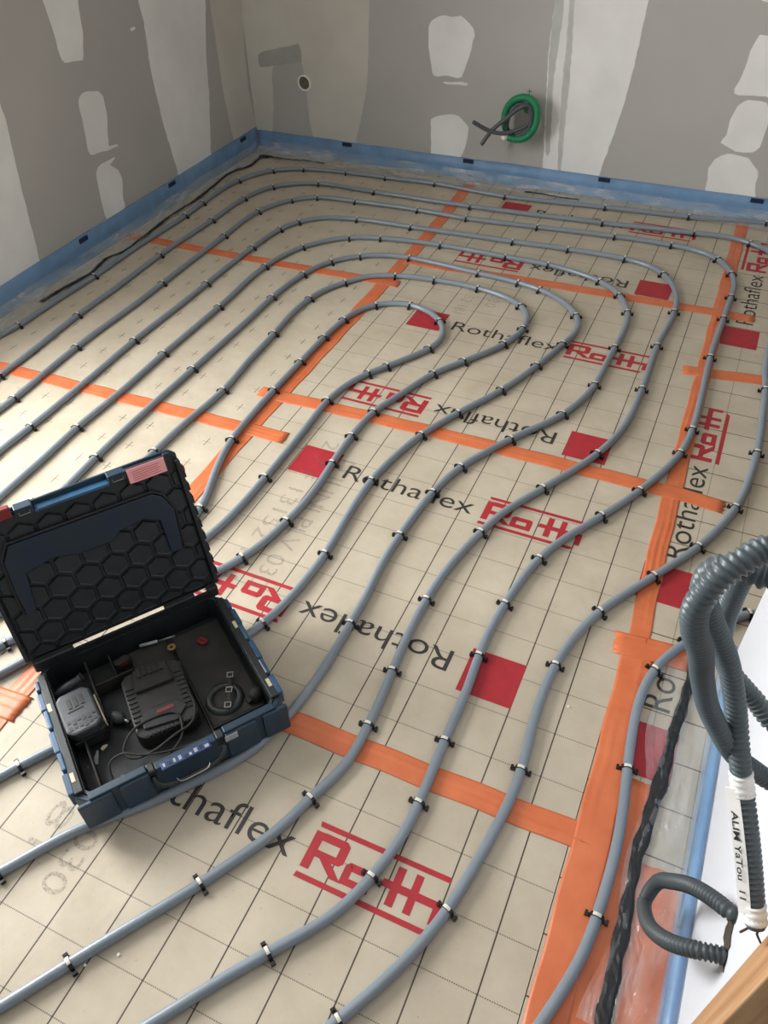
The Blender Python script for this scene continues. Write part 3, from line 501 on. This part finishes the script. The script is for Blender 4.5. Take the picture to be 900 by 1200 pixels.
# ---------------------------------------------------------------- blue edge strips with foil flap
def strip(label, axis, a0, a1, base, inward, height, marks, flap_w, adh, lift=.035, mark_z=.083, th=.007):
    """axis 'y': runs along y at x=base, inward=+1/-1; axis 'x': runs along x at y=base"""
    e = empty('edge_strip', (base, a0, 0) if axis == 'y' else (a0, base, 0)); tag(e, label, 'edge strip', 'blue edge insulation strips')
    o = e.location
    def tr(a, d, z): return ((base+inward*d, a, z) if axis == 'y' else (a, base+inward*d, z))
    def loc(v): return (v[0]-o.x, v[1]-o.y, v[2])
    n = max(2, int((a1-a0)/.03))
    b = MB(); vs = []; fs = []
    for i in range(n+1):
        a = a0+(a1-a0)*i/n; h = height+.0012*math.sin(i*.17)+.0006*math.sin(i*.61); w_ = .0008*math.sin(i*.33)+.0008
        for d, z in ((.0022, .001), (.0022, h), (th+w_, h-.0008), (th+w_*.6, h*.5), (th+.001, .001)): vs.append(loc(tr(a, d, z)))
    for i in range(n):
        for j in range(4): fs.append((i*5+j, i*5+j+1, (i+1)*5+j+1, (i+1)*5+j))
    fs += [(0,1,2,3,4), tuple(n*5+j for j in range(5))]
    b.add(vs, fs); b.build('foam_strip', MT['blue'], e, True)
    for m_ in marks:
        q = MB(); p0 = tr(m_-.025, th+.0012, mark_z-.009); p1 = tr(m_+.025, th+.0028, mark_z+.009)
        lo = [min(x, y) for x, y in zip(loc(p0), loc(p1))]; hi = [max(x, y) for x, y in zip(loc(p0), loc(p1))]
        q.box(lo[0], hi[0], lo[1], hi[1], lo[2], hi[2]); q.build('printed_mark', MT['mark'], e)
    # clear foil flap, crumpled
    n2 = int((a1-a0)/.010); m2 = 16; vs = []; fs = []
    ph = [random.uniform(0, 6.28) for _ in range(8)]
    for i in range(n2+1):
        a = a0+(a1-a0)*i/n2
        fw = flap_w*(1+.10*math.sin(a*9+ph[0])+.07*math.sin(a*23+ph[1]))
        for j in range(m2+1):
            s = j/m2; d = th+.003+s*fw
            fold = .5+.5*math.sin(s*19+2.2*math.sin(a*6+ph[2])+ph[3]); puck = .5+.5*math.sin(a*47+s*9+3*math.sin(a*5+ph[4]))
            z = lift*max(0, 1-s*1.9)**2 + .0042*fold**3*(1-.6*s) + .0022*puck*fold + random.uniform(0, .0026) + .0040
            vs.append(loc(tr(a+random.uniform(-.002, .002), d, z)))
    for i in range(n2):
        for j in range(m2): fs.append((i*(m2+1)+j, i*(m2+1)+j+1, (i+1)*(m2+1)+j+1, (i+1)*(m2+1)+j))
    b = MB(); b.add(vs, fs); b.build('foil_flap', MT['foilx' if axis == 'x' else 'foily' if inward < 0 else 'foill'], e)
    # black adhesive line on the flap
    for seg, wd in adh:
        P = spline([Vector(p+[0]) if len(p) == 2 else Vector(p) for p in seg], .012); vs = []; fs = []
        for i, p in enumerate(P):
            t = (P[min(i+1, len(P)-1)]-P[max(i-1, 0)]).normalized(); nn = Vector((-t.y, t.x, 0)); w2 = wd*(1+.22*math.sin(i*.9)*math.sin(i*.37+1)+.12*math.sin(i*.23))
            jx = nn*(.0012*math.sin(i*.31)+.0008*math.sin(i*.83))
            for s, z in ((-.5, .0066), (-.25, .0076+random.uniform(0, .0026)), (0, .0074+random.uniform(0, .0022)), (.25, .0076+random.uniform(0, .0026)), (.5, .0066)):
                q = p+nn*s*w2+jx; vs.append(loc((q.x, q.y, z)))
        for i in range(len(P)-1):
            for j in range(4): fs.append((i*5+j, i*5+j+1, (i+1)*5+j+1, (i+1)*5+j))
        b = MB(); b.add(vs, fs); q = b.build('adhesive_line', MT['black'], e)
        sm = q.modifiers.new('thick', 'SOLIDIFY'); sm.thickness = .0012; sm.offset = -1
    return e
strip('blue edge strip along the left wall with clear foil flap', 'y', -1.0, YB-.008, XL, 1, .103, D['mL'], .085,
      [([[-2.205,1.17],[-2.195,1.309],[-2.180,1.437],[-2.200,1.544],[-2.176,1.626],[-2.179,1.724],[-2.194,1.875],[-2.198,2.022],[-2.194,2.178],[-2.210,2.344],[-2.220,2.50],[-2.180,2.591],[-2.185,2.722],[-2.17,2.735]], .016),
       ([[-2.20,2.712],[-2.175,2.728],[-2.14,2.728]], .030)], mark_z=.088)
strip('blue edge strip along the back wall with clear foil flap', 'x', XL+.008, 1.75, YB, -1, .090, D['mB'], .085,
      [([[-2.175,2.733],[-2.08,2.728],[-1.95,2.745],[-1.85,2.742]], .008), ([[-.86,2.755],[-.80,2.760],[-.72,2.752],[-.62,2.757]], .010)], mark_z=.079)
strip('blue edge strip with clear foil along the short white wall', 'y', -.270, .486, XR, -1, .090, [], .098,
      [([[.190,-.270],[.190,-.19],[.187,-.127],[.186,-.053],[.186,.006],[.190,.079],[.193,.147],[.199,.211],[.203,.29],[.209,.387],[.216,.455],[.220,.484]], .023)], lift=.050, th=.015)

# ---------------------------------------------------------------- coil of conduit on the back wall
def conduit(path, r, pitch, n=14, depth=.12, sm=0):
    P = spline([Vector(p) for p in path], pitch/4); rs = []
    for i in range(len(P)): rs.append(r*(1-depth*(0, .15, 1, .85)[i % 4]))
    return MB().tube([tuple(p) for p in P], r, n, True, rs)
gc = empty('conduit_coil', D['green'][0]); tag(gc, 'green conduit coil with grey pipe tails on the back wall', 'conduit coil')
L0 = Vector(D['green'][0])
rel = lambda pts: [tuple(Vector(p)-L0) for p in pts]
conduit(rel(D['green']), .0150, .006, 12, .07).build('green_conduit', MT['green'], gc, True)
for kk in ('g1', 'g2'):
    P = spline([Vector(p) for p in rel(D[kk])], .008)
    t = MB().tube([tuple(p) for p in P], .0085, 12).build('grey_pipe_tail', MT['dgrey'], gc, True)
    d0 = (P[0]-P[1]).normalized(); MB().cyl(tuple(P[0]-d0*.002), tuple(P[0]+d0*.0012), .0062, 12).build('pipe_mouth', MT['hole'], t)
b = MB(); c0 = Vector(D['rag'])-L0
vs = []; fs = []
for i in range(7):
    for k in range(10):
        a = 2*math.pi*k/10; x = (i/6-.5)*.034; r_ = .013*math.sin(math.pi*(.12+.76*i/6))*(1+.25*math.sin(k*3+i)); vs.append((c0.x+x, c0.y+math.cos(a)*r_, c0.z+math.sin(a)*r_))
for i in range(6):
    for k in range(10): fs.append((i*10+k, i*10+(k+1) % 10, (i+1)*10+(k+1) % 10, (i+1)*10+k))
fs += [tuple(range(10)), tuple(range(60, 70))]
b.add(vs, fs); b.build('paper_plug', MT['rag'], gc)
mx, my, mz = D['mk']
q = MB(); q.M = Matrix.Translation((mx, YB, mz)); q.box(-.011,.011,-.0006,-.0001,-.0012,.0012); q.box(-.0012,.0012,-.0011,-.0001,-.013,.010)
q.build('pencil_cross', MT['ink'], wall_back)

# ---------------------------------------------------------------- conduits at the lower right
wallhole = MB()
pts = []
for k in range(18):
    a = 2*math.pi*k/18; r_ = 1+.22*math.sin(k*2.3)+.12*math.sin(k*5.1)
    pts.append((-.205+math.cos(a)*.034*r_, .338+math.sin(a)*.020*r_))
wallhole.prism(pts, 0, .0012); wallhole.v = [(XR-z, a, h) for a, h, z in wallhole.v]
wallhole.build('broken_hole', MT['hole'], wall_right)
o = conduit(D['loop'], .0114, .0062, 16, .26).build('conduit_loop', MT['cond2'], None, True)
tag(o, 'grey corrugated conduit loop sticking out of the white wall', 'conduit')
cA = [[.292,-.200,1.045],[.25,-.208,1.03],[.205,-.212,1.0]]+D['cA']
ca = empty('labelled_conduit', (.292,-.200,1.045)); tag(ca, 'hanging corrugated conduit with white handwritten label at its end', 'conduit')
L1 = Vector((.292,-.200,1.045)); relA = [tuple(Vector(p)-L1) for p in cA]
conduit(relA, .0108, .0062, 16, .24).build('corrugated_tube', MT['cond'], ca, True)
PA = spline([Vector(p) for p in relA], .002)
def nearA(z): return min(range(len(PA)), key=lambda i: abs(PA[i].z+L1.z-z) + (10 if i < len(PA)*.5 else 0))
for za, zb in ((.684, .664), (.568, .553)):
    i0, i1 = nearA(za), nearA(zb); seg = PA[min(i0, i1):max(i0, i1)+1]
    MB().tube([tuple(p) for p in seg], .0118, 16, True, [.0118-.0010*((i//2) % 2) for i in range(len(seg))]).build('white_tape_band', MT['whitetape'], ca, True)
# paper flag between the two bands, on the side towards the room
i0, i1 = nearA(.672), nearA(.562); camv = Vector((.056,-.696,1.426))
vs = []; fs = []; seg = PA[min(i0, i1):max(i0, i1)+1:4]
for p in seg:
    t = (PA[max(i0, i1)]-PA[min(i0, i1)]).normalized(); v = Vector((-.52, -.40, .75)); v = (v-t*v.dot(t)).normalized(); s = t.cross(v)
    if s.x > 0: s = -s
    q = p+v*.0110
    vs += [tuple(q+s*.0125), tuple(q-s*.0005), tuple(q-s*.0005-v*.0008), tuple(q+s*.0125-v*.0008)]
for i in range(len(seg)-1):
    for j in range(4): fs.append((i*4+j, i*4+(j+1) % 4, (i+1)*4+(j+1) % 4, (i+1)*4+j))
fs += [(0,1,2,3), tuple((len(seg)-1)*4+j for j in range(4))]
fl = MB().add(vs, fs).build('paper_label', MT['whitetape'], ca)
tm = text_mesh('ALIM YaTou  11', .096, .0066, .014); tm.materials.append(MT['ink'])
tx = link('handwriting', tm, None, fl); mid = seg[3]
fx = t; fz = v; fy = fz.cross(fx)
mm = Matrix(((fx.x, fy.x, fz.x), (fx.y, fy.y, fz.y), (fx.z, fy.z, fz.z))).to_4x4(); mm.translation = mid+v*.0114+s*.0064-fy*.0032
tx.matrix_basis = mm
for k, (dx, dy) in enumerate(((.004, -.002), (-.003, .003))):
    p = PA[-1]; b = MB().tube([tuple(p+Vector((dx*.3, dy*.3, .004))), tuple(p+Vector((dx, dy, -.010))), tuple(p+Vector((dx*2.6, dy*2-.004*k, -.020-.008*k)))], .0013, 8); b.build('wire_end', MT['wire'], ca, True)
cB = [[.292,-.215,1.075],[.25,-.222,1.065],[.195,-.228,1.04]]+D['cB']+[[.20,-.155,.95],[.25,-.165,.97],[.292,-.17,.985]]
tag(conduit(cB, .0108, .0056, 16, .24).build('knotted_conduit', MT['cond'], None, True), 'knotted grey corrugated conduit hanging over the labelled one', 'conduit')

# ---------------------------------------------------------------- toolbox
ZB = .0212
TB = empty('toolbox', (-.735, -.346, ZB), (0, 0, math.radians(54.91))); tag(TB, 'open navy blue plastic tool case with honeycomb lid, standing on pipes', 'toolbox')
BWd, BDp, BH = .42, .352, .084
def rrect(x0, x1, y0, y1, c):
    return [(x0+c,y0),(x1-c,y0),(x1,y0+c),(x1,y1-c),(x1-c,y1),(x0+c,y1),(x0,y1-c),(x0,y0+c)]
def shell(outer, inner, z0, z1, zf):
    b = MB(); n = len(outer)
    vs = [(x,y,z0) for x,y in outer]+[(x,y,z1) for x,y in outer]+[(x,y,z1) for x,y in inner]+[(x,y,zf) for x,y in inner]; fs = [tuple(range(n-1,-1,-1)), tuple(range(3*n, 4*n))]
    for r_ in range(3):
        for k in range(n): fs.append((r_*n+k, r_*n+(k+1) % n, (r_+1)*n+(k+1) % n, (r_+1)*n+k))
    return b.add(vs, fs)
body = shell(rrect(.006, BWd-.006, .004, BDp-.004, .026), rrect(.022, BWd-.022, .016, BDp-.010, .014), 0, BH-.012, .006).build('case_body', MT['navy'], TB, bevel=.002)
b = MB()
shell_in = shell(rrect(.0225, BWd-.0225, .0165, BDp-.0105, .0135), rrect(.028, BWd-.028, .021, BDp-.014, .012), .0065, BH-.010, .011)
shell_in.build('inner_lining', MT['lining'], TB)
# front: raised plates, top lip with notches, latch hooks, handle with label
for x0, x1 in ((.004, .072), (.078, .140), (.282, .352), (.358, .416)): MB().box(x0+.003, x1-.003, -.003, .006, .004, BH-.004).build('front_panel', MT['navy'], TB, bevel=.003)
b = MB()
for x0, x1, h in ((.030, .135, .001), (.150, .268, -.008), (.285, .390, .001)): b.box(x0, x1, .003, .019, BH-.016, BH+h)
b.build('front_lip', MT['navy'], TB, bevel=.002)
for x0, x1 in ((.135, .150), (.268, .285)):
    MB().box(x0, x1, .002, .022, BH-.034, BH-.006).build('handle_mount', MT['lining'], TB, bevel=.003)
hd = MB().tube([tuple(p) for p in spline([(.142,.000,.062),(.143,-.010,.058),(.158,-.020,.050),(.21,-.024,.047),(.262,-.020,.050),(.277,-.010,.058),(.278,.000,.062)], .006)], .0052, 10).build('carry_handle', MT['lining'], TB, True)
wr = MB().tube([tuple(p) for p in spline([(.178,-.021,.058),(.182,-.029,.056),(.21,-.031,.055),(.238,-.029,.056),(.242,-.021,.058)], .005)], .0014, 8).build('handle_wire', MT['steel'], TB, True)
lb = MB().box(.160, .256, -.0055, .0125, BH-.010, BH-.0068).build('logo_plate', MT['bl'], TB, bevel=.002)
for i in range(9):
    x = .164+i*.0100; MB().box(x, x+random.uniform(.004,.0085), random.uniform(-.003,.000), random.uniform(.003,.008), BH-.0070, BH-.0062).build('print_bar', (MT['wl'], MT['navyd'], MT['wl'], MT['redp'])[(i*5+i//3) % 4], lb)
MB().box(.283, .308, -.0036, -.0026, .062, .079).build('torn_sticker', MT['wl'], TB)
# sides: stepped blue rails with slots, window reflection painted into their lighter navy
for sx in (0, 1):
    X = (lambda x: x) if sx == 0 else (lambda x: BWd-x)
    y = .034; k = 0
    for ln, ex in ((.052, .000), (.045, .003), (.055, .000), (.050, .003), (.048, .000), (.030, .003)):
        b = MB(); x0, x1 = sorted((X(-.001+ex), X(.012)))
        b.box(x0, x1, y, y+ln-.004, .040, BH-.006+.004*(k % 2)); b.build('side_rail', MT['navy_sheen'], TB, bevel=.003); y += ln; k += 1
    b = MB(); x0, x1 = sorted((X(.010), X(.026))); b.box(x0, x1, .030, BDp-.030, BH-.016, BH-.004); b.build('side_ledge', MT['lining'], TB, bevel=.002)
    for yy in (.055, .225):
        x0, x1 = sorted((X(.012), X(.019))); MB().box(x0, x1, yy, yy+.020, BH-.0045, BH-.0035).build('rail_chip', MT['cream'], TB)
# inner tray walls
b = MB(); b.box(.100,.104,.19,.330,.012,.056); b.box(.104,.185,.262,.266,.012,.050); b.box(.148,.151,.266,.330,.012,.046); b.box(.050,.054,.02,.20,.012,.048)
b.box(.054,.128,.045,.049,.012,.040); b.box(.272,.276,.03,.25,.012,.030); b.box(.276,.385,.060,.064,.012,.026)
b.build('tray_divider', MT['dust'], TB, bevel=.0015)
b = MB(); b.box(.276,.388,.066,.320,.011,.0225); b.box(.186,.270,.262,.330,.011,.024)
b.build('tray_insert', MT['dust'], TB, bevel=.003)
b = MB()
vs = []; fs = []
for (r_, z_) in ((.040,.0225),(.036,.030),(.026,.031),(.024,.0235)):
    for k in range(24): a = 2*math.pi*k/24; vs.append((.322+math.cos(a)*r_, .115+math.sin(a)*r_, z_))
for i in range(3):
    for k in range(24): fs.append((i*24+k, i*24+(k+1) % 24, (i+1)*24+(k+1) % 24, (i+1)*24+k))
b.add(vs, fs); b.build('tool_recess', MT['lining'], TB, True)

# lid
lidA = math.radians(74)
LID = empty('lid_hinge_frame')
bpy.data.objects.remove(LID)
lidM = Matrix.Translation((0, .352, BH-.0002)) @ Matrix.Rotation(lidA, 4, 'X')      # local x: width, y: up the lid, z: towards the room front
V0, V1 = .001, .329
def lid_obj(b, name, m, parent=None, **k):
    o = b.build(name, m, parent or TB, **k)
    if parent is None: o.matrix_local = lidM
    return o
# z axis of the frame must face the front of the box
zdir = (lidM.to_3x3() @ Vector((0,0,1)))
SG = 1 if zdir.y < 0 else -1
def lz(a, b_): return (min(SG*a, SG*b_), max(SG*a, SG*b_))
b = MB(); out = [(.004,V0+.004),(.010,V0),(.410,V0),(.416,V0+.004),(.417,V1-.012),(.405,V1),(.392,V1),(.390,V1-.016),(.276,V1-.016),(.270,V1-.016),(.132,V1-.016),(.098,V1-.016),(.094,V1-.006),(.015,V1-.006),(.003,V1-.018)]
b.prism(out, *lz(-.022, -.010)); lid = lid_obj(b, 'lid', MT['lining'], bevel=.002)
def sub(b, name, m, **k): return b.build(name, m, lid, **k)
b = MB(); b.prism([(.002,V0+.002),(.418,V0+.002),(.4195,V1-.010),(.406,V1+.002),(.012,V1-.004),(.001,V1-.018)], *lz(-.030, -.0222)); sub(b, 'outer_shell', MT['navy'], bevel=.002)
for x0, x1 in ((.409,.4185),(.0015,.010)): sub(MB().box(x0,x1,V0+.01,V1-.016,*lz(-.026,.004)), 'side_rim', MT['lining'], bevel=.002)
for k in range(9): yy = V0+.03+k*.030; b = MB().box(.4186,.4225,yy,yy+.017,*lz(-.018,.002)); sub(b, 'rim_lug', MT['navyd'], bevel=.001)
b = MB().box(.133,.275,V1-.0175,V1-.012,*lz(-.028,.004)); sub(b, 'top_lip', MT['navy_sheen'], bevel=.001)  # lighter navy: highlight along the lip painted into its colour
for x0, x1 in ((.276,.311),(.098,.132)):
    l_ = sub(MB().box(x0, x1, V1-.016, V1+.001, *lz(-.028, .004)), 'latch_seat', MT['navy'], bevel=.002)
    MB().box(x0+.004, x1-.004, V1-.015, V1-.003, *lz(.0041, .0065)).build('latch_mouth', MT['lining'], lid)
    MB().tube([(x0+.007, V1-.006, SG*.0070), (x0+.007, V1-.012, SG*.0075), (x1-.007, V1-.012, SG*.0075), (x1-.007, V1-.006, SG*.0070)], .0009, 6).build('latch_wire', MT['steel'], lid)
sub(MB().box(.313,.389,V1-.029,V1+.0015,*lz(.0045,.0056)), 'warning_sticker', MT['pink'])
for k in range(5): MB().box(.322,.378-.004*(k % 2),V1-.0245+k*.0045,V1-.0238+k*.0045,*lz(.0057,.0060)).build('sticker_line', MT['dred'], lid)
sub(MB().box(.309,.392,V1-.030,V1+.0005,*lz(-.012,.0045)), 'sticker_seat', MT['lining'], bevel=.002)
sub(MB().box(.050,.093,V1-.012,V1+.010,*lz(-.014,.004)), 'red_slider', MT['dred'], bevel=.002)
sub(MB().box(.4186,.4235,.285,.296,*lz(-.015,.002)), 'red_stop', MT['redp'], bevel=.001)
# honeycomb pads
def clip_poly(P, x0, x1, y0, y1):
    for ax, lim, sgn in ((0,x0,1),(0,x1,-1),(1,y0,1),(1,y1,-1)):
        o_ = []
        for i in range(len(P)):
            a, c = P[i-1], P[i]; da, dc = sgn*(a[ax]-lim), sgn*(c[ax]-lim)
            if (da >= 0) != (dc >= 0): t_ = da/(da-dc); o_.append((a[0]+(c[0]-a[0])*t_, a[1]+(c[1]-a[1])*t_))
            if dc >= 0: o_.append(c)
        P = o_
        if not P: break
    return P
hs, hv = .0540, .0440
for r_ in range(-1, 8):
    for c_ in range(-1, 9):
        cx = .096 + (c_-1)*hs + (hs/2 if r_ % 2 else 0) ; cy = .1844 + (r_-4)*hv
        R_ = .0272; hexp = [(cx+R_*math.cos(math.radians(90+60*k))*1.02, cy+R_*math.sin(math.radians(90+60*k))*.96) for k in range(6)]
        Q = clip_poly(hexp, .013, .407, V0+.012, V1-.030)
        if len(Q) < 3: continue
        ar = abs(sum(Q[i-1][0]*Q[i][1]-Q[i][0]*Q[i-1][1] for i in range(len(Q))))/2
        if ar < .0002: continue
        mx_ = sum(p[0] for p in Q)/len(Q); my_ = sum(p[1] for p in Q)/len(Q); b = MB(); n = len(Q)
        vs = [(x, y, SG*-.0100) for x, y in Q]+[(mx_+(x-mx_)*.94, my_+(y-my_)*.94, SG*-.0050) for x, y in Q]+[(mx_+(x-mx_)*.84, my_+(y-my_)*.84, SG*-.0062) for x, y in Q]
        fs = [tuple(range(2*n, 3*n))]+[(j*n+k, j*n+(k+1) % n, (j+1)*n+(k+1) % n, (j+1)*n+k) for j in (0, 1) for k in range(n)]
        b.add(vs, fs); b.build('honeycomb_pad', MT['pad'], lid)
U_ = [(.043,.114),(.0415,.1676),(.045,.2346),(.064,.2651),(.0986,.2652),(.3445,.2625),(.3630,.2490),(.3780,.2138),(.3690,.1193),(.3438,.1200),(.3442,.1992),(.313,.2160),(.2614,.2102),(.2455,.1951),(.1758,.1953),(.1282,.2080),(.073,.1966),(.062,.112)]
b = MB(); b.prism(U_, *lz(-.0100, .0015)); sub(b, 'handle_recess', MT['navyd'], bevel=.002)
b = MB(); U2 = [(x+(x-.21)*.018+(.0), y+(.004 if y > .22 else 0)) for x, y in U_[:9]]
b.tube([(x, y, SG*-.001) for x, y in U2], .0028, 8); sub(b, 'recess_rim', MT['dust'], smooth=True)
# hinge knuckles between lid and body
for x0, x1 in ((.012,.095),(.290,.358),(.386,.410)):
    MB().box(x0, x1, BDp-.012, BDp+.004, BH-.016, BH+.012).build('hinge_knuckle', MT['lining'], TB, bevel=.003)
MB().box(.020,.400,BDp-.010,BDp-.004,BH-.030,BH+.0035).build('back_lip', MT['lining'], TB)

# contents of the toolbox (things lying in it)
TBM = Matrix.Translation((-.735, -.346, ZB)) @ Matrix.Rotation(math.radians(54.91), 4, 'Z')
def inbox(name, x, y, z, rz, label, cat, group=None):
    p = TBM @ Vector((x, y, z)); e = empty(name, p, (0, 0, math.radians(54.91)+rz)); tag(e, label, cat, group); return e
bt = inbox('battery_pack', .063, .203, .0115, math.radians(2), 'grey cordless tool battery pack in the left of the tool case', 'battery')
MB().prism(rrect(-.034,.036,-.050,.050,.010), .004, .042).build('battery_case', MT['blk'], bt, bevel=.004)
MB().prism(rrect(-.036,.033,-.052,.052,.012), .042, .066).build('battery_top', MT['bat'], bt, bevel=.005)
for k in range(3): MB().box(-.016+k*.012,-.009+k*.012,.010,.034,.0655,.0672).build('contact_slot', MT['blk'], bt)
MB().box(-.020,.010,.002,.005,.0655,.0672).build('contact_slot', MT['blk'], bt)
for r_ in range(2):
    for k in range(6): MB().box(-.028+k*.0095,-.0215+k*.0095,-.040+r_*.014+random.uniform(-.003,.003),-.031+r_*.014,.0655,.0670).build('worn_letter', MT['lining'], bt)
MB().box(.0335,.0370,-.040,.030,.030,.052).build('side_label', MT['cream'], bt, bevel=.001); MB().box(-.030,.030,-.0535,-.0505,.028,.040).build('release_button', MT['lining'], bt, bevel=.001)
ch = inbox('battery_charger', .207, .168, .0115, math.radians(-4), 'black battery charger with vent slots in the middle of the tool case', 'charger')
MB().prism(rrect(-.062,.062,-.080,.085,.014), 0, .040).build('charger_case', MT['blk'], ch, bevel=.006)
MB().prism([(-.040,.025),(.040,.025),(.034,.080),(-.034,.080)], .040, .050).build('charging_dock', MT['dust'], ch, bevel=.003)
for k in range(5): MB().box(-.026+k*.011,-.019+k*.011,.055,.078,.050,.0535).build('contact_rib', MT['blk'], ch)
for sx in (-1, 1):
    for k in range(9):
        xx = sx*.050; MB().box(xx-.008,xx+.008,-.050+k*.0115,-.0445+k*.0115,.0395,.0425).build('vent_slat', MT['lining'], ch)
MB().prism([(-.044,-.062),(.020,-.070),(.046,-.045),(.030,-.022),(-.022,-.020),(-.046,-.040)], .040, .0455).build('front_badge', MT['lining'], ch, bevel=.002)
MB().box(-.012,.022,-.040,-.032,.0455,.0466).build('red_badge', MT['redp'], ch)
for k in range(10): MB().box(-.038+k*.0085,-.034+k*.0085,-.079,-.071,.036,.0425).build('vent_slat', MT['lining'], ch)
def cable(name, pts, r, m, label, cat):
    P = spline([TBM @ Vector(p) for p in pts], .006); o = empty(name, P[0]); tag(o, label, cat)
    MB().tube([tuple(p-P[0]) for p in P], r, 8).build('cable_sheath', m, o, True)
    d = (P[-1]-P[-2]).normalized(); MB().cyl(tuple(P[-1]-P[0]-d*.002), tuple(P[-1]-P[0]+d*.012), r*1.6, 10).build('cable_end', MT['lining'], o, True)
    return o
cable('power_cable', [(.262,.150,.058),(.262,.110,.058),(.244,.078,.055),(.205,.068,.055),(.157,.058,.052),(.120,.068,.046),(.110,.092,.046),(.136,.117,.056),(.180,.124,.058),(.225,.110,.059),(.215,.060,.050),(.165,.040,.040),(.10,.040,.046)], .0026, MT['dust'], 'thin black power cable looped over the charger', 'cable')
cable('test_lead', [(.25,.034,.050),(.20,.036,.056),(.14,.055,.060),(.105,.080,.058),(.080,.078,.050),(.075,.050,.034),(.078,.034,.034)], .0020, MT['dust'], 'thin dark lead bent along the case front left', 'cable')
cy = inbox('marker_tube', .055, .292, .044, math.radians(12), 'grey round tube lying behind the battery pack', 'tube')
MB().tube([(-.040,0,0),(.028,0,0.006),(.030,0,.0062)], .0085, 14).build('tube_body', MT['bat'], cy, True); MB().cyl((.0302,0,.0062),(.036,0,.007),.0105,16).build('tube_cap', MT['dust'], cy, True)
wa = inbox('washer', .272, .286, .0350, 0, 'small brass coloured washer in the back of the tool case', 'washer')
vs = []; fs = []
for (r_, z_) in ((.009,0),(.009,.0018),(.0035,.0018),(.0035,0)):
    for k in range(20): a = 2*math.pi*k/20; vs.append((math.cos(a)*r_, math.sin(a)*r_, z_))
for i in range(4):
    for k in range(20): fs.append((i*20+k, i*20+(k+1) % 20, ((i+1) % 4)*20+(k+1) % 20, ((i+1) % 4)*20+k))
MB().add(vs, fs).build('ring', MT['brass'], wa)
rc = inbox('red_wall_plug', .335, .272, .0230, .6, 'small dark red plastic piece in the back right of the case', 'plastic piece')
MB().prism(rrect(-.008,.008,-.011,.011,.004), 0, .009).build('plug_body', MT['dred'], rc, bevel=.001); MB().box(-.0015,.0015,-.008,.008,.009,.0102).build('plug_slot', MT['lining'], rc)
rd = inbox('white_bit', .236, .322, .034, math.radians(-12), 'small whitish rod lying along the back of the case', 'rod')
MB().cyl((-.022,0,0),(.016,0,0),.0035,10).build('shank', MT['wl'], rd, True); MB().cyl((.016,0,0),(.055,0,.002),.0022,8).build('tip', MT['steel'], rd, True)
br = inbox('steel_bracket', .336, .121, .0345, math.radians(-26), 'narrow steel strip with three square loops in the right compartment', 'bracket')
MB().box(-.0035,.0035,-.040,.040,0,.0015).build('strip_bar', MT['dust'], br)
for k in (-1, 0, 1):
    q = MB(); y0 = k*.036
    for a in ((-.007,.007,y0+.0045,y0+.007),(-.007,.007,y0-.007,y0-.0045),(-.007,-.0045,y0-.0045,y0+.0045),(.0045,.007,y0-.0045,y0+.0045)): q.box(*a, .0016, .0042)
    q.build('square_loop', MT['steel'], br, bevel=.0006)
ck = inbox('drill_chuck', .124, .180, .0300, math.radians(-55), 'small grey drill chuck between battery and charger', 'drill chuck')
MB().tube([(-.018,0,0),(-.010,0,0),(.002,0,0),(.010,0,0),(.012,0,0)], .01, 16, True, [.010,.0125,.0125,.008,.006]).build('chuck_sleeve', MT['bat'], ck, True); MB().cyl((.012,0,0),(.026,0,0),.0045,12).build('chuck_jaw', MT['steel'], ck, True)
kn = inbox('black_knob', .378, .084, .0230, .3, 'lumpy dark knob in the front right corner of the case', 'knob')
MB().tube([(0,0,0),(0,0,.006),(0,0,.020),(0,0,.026)], .01, 14, True, [.013,.016,.014,.006]).build('knob_grip', MT['dust'], kn, True); MB().box(-.022,.0,-.006,.006,.004,.014).build('knob_arm', MT['dust'], kn, bevel=.002)
for x, y, l, a, lb_ in ((.060,.128,.030,1.2,'pale pointed scrap below the battery'),(.079,.142,.014,.3,'tiny yellowish scrap right of the battery bottom')):
    s_ = MB().prism([(-l/2,-.004),(l/2,-.0015),(l/2,.0015),(0,.005),(-l/2,.003)], 0, .002).build('scrap', MT['cream'] if l < .02 else MT['wl'])
    p = TBM @ Vector((x, y, .0125)); s_.location = p; s_.rotation_euler = (0, 0, math.radians(54.91)+a); tag(s_, lb_, 'scrap', 'scraps in the case')
bp_ = inbox('rag', .170, .305, .0250, .2, 'small reddish brown lump behind the charger', 'lump')
MB().prism(rrect(-.018,.018,-.009,.009,.006), 0, .018).build('lump_body', MT['dust'], bp_, bevel=.004); MB().box(-.008,.010,-.0095,-.006,.006,.014).build('lump_face', MT['dred'], bp_)

# plaster crumbs on the floor
for x, y, s_, lb_ in ((-.560,-.485,.0032,'plaster crumb between two bottom pipes'),(-.60,-.52,.0028,'smaller plaster crumb at bottom left'),(-.005,.27,.003,'white crumb left of the broad orange tape')):
    bm = bmesh.new(); bmesh.ops.create_icosphere(bm, subdivisions=1, radius=s_)
    for v in bm.verts: v.co *= random.uniform(.7, 1.25); v.co.z *= .6
    zmin = min(v.co.z for v in bm.verts)
    for v in bm.verts: v.co.z -= zmin
    me = bpy.data.meshes.new('plaster_crumb'); bm.to_mesh(me); bm.free()
    o = link('plaster_crumb', me, MT['filler']); o.location = (x, y, .0002); tag(o, lb_, 'crumb', 'plaster crumbs on the floor')
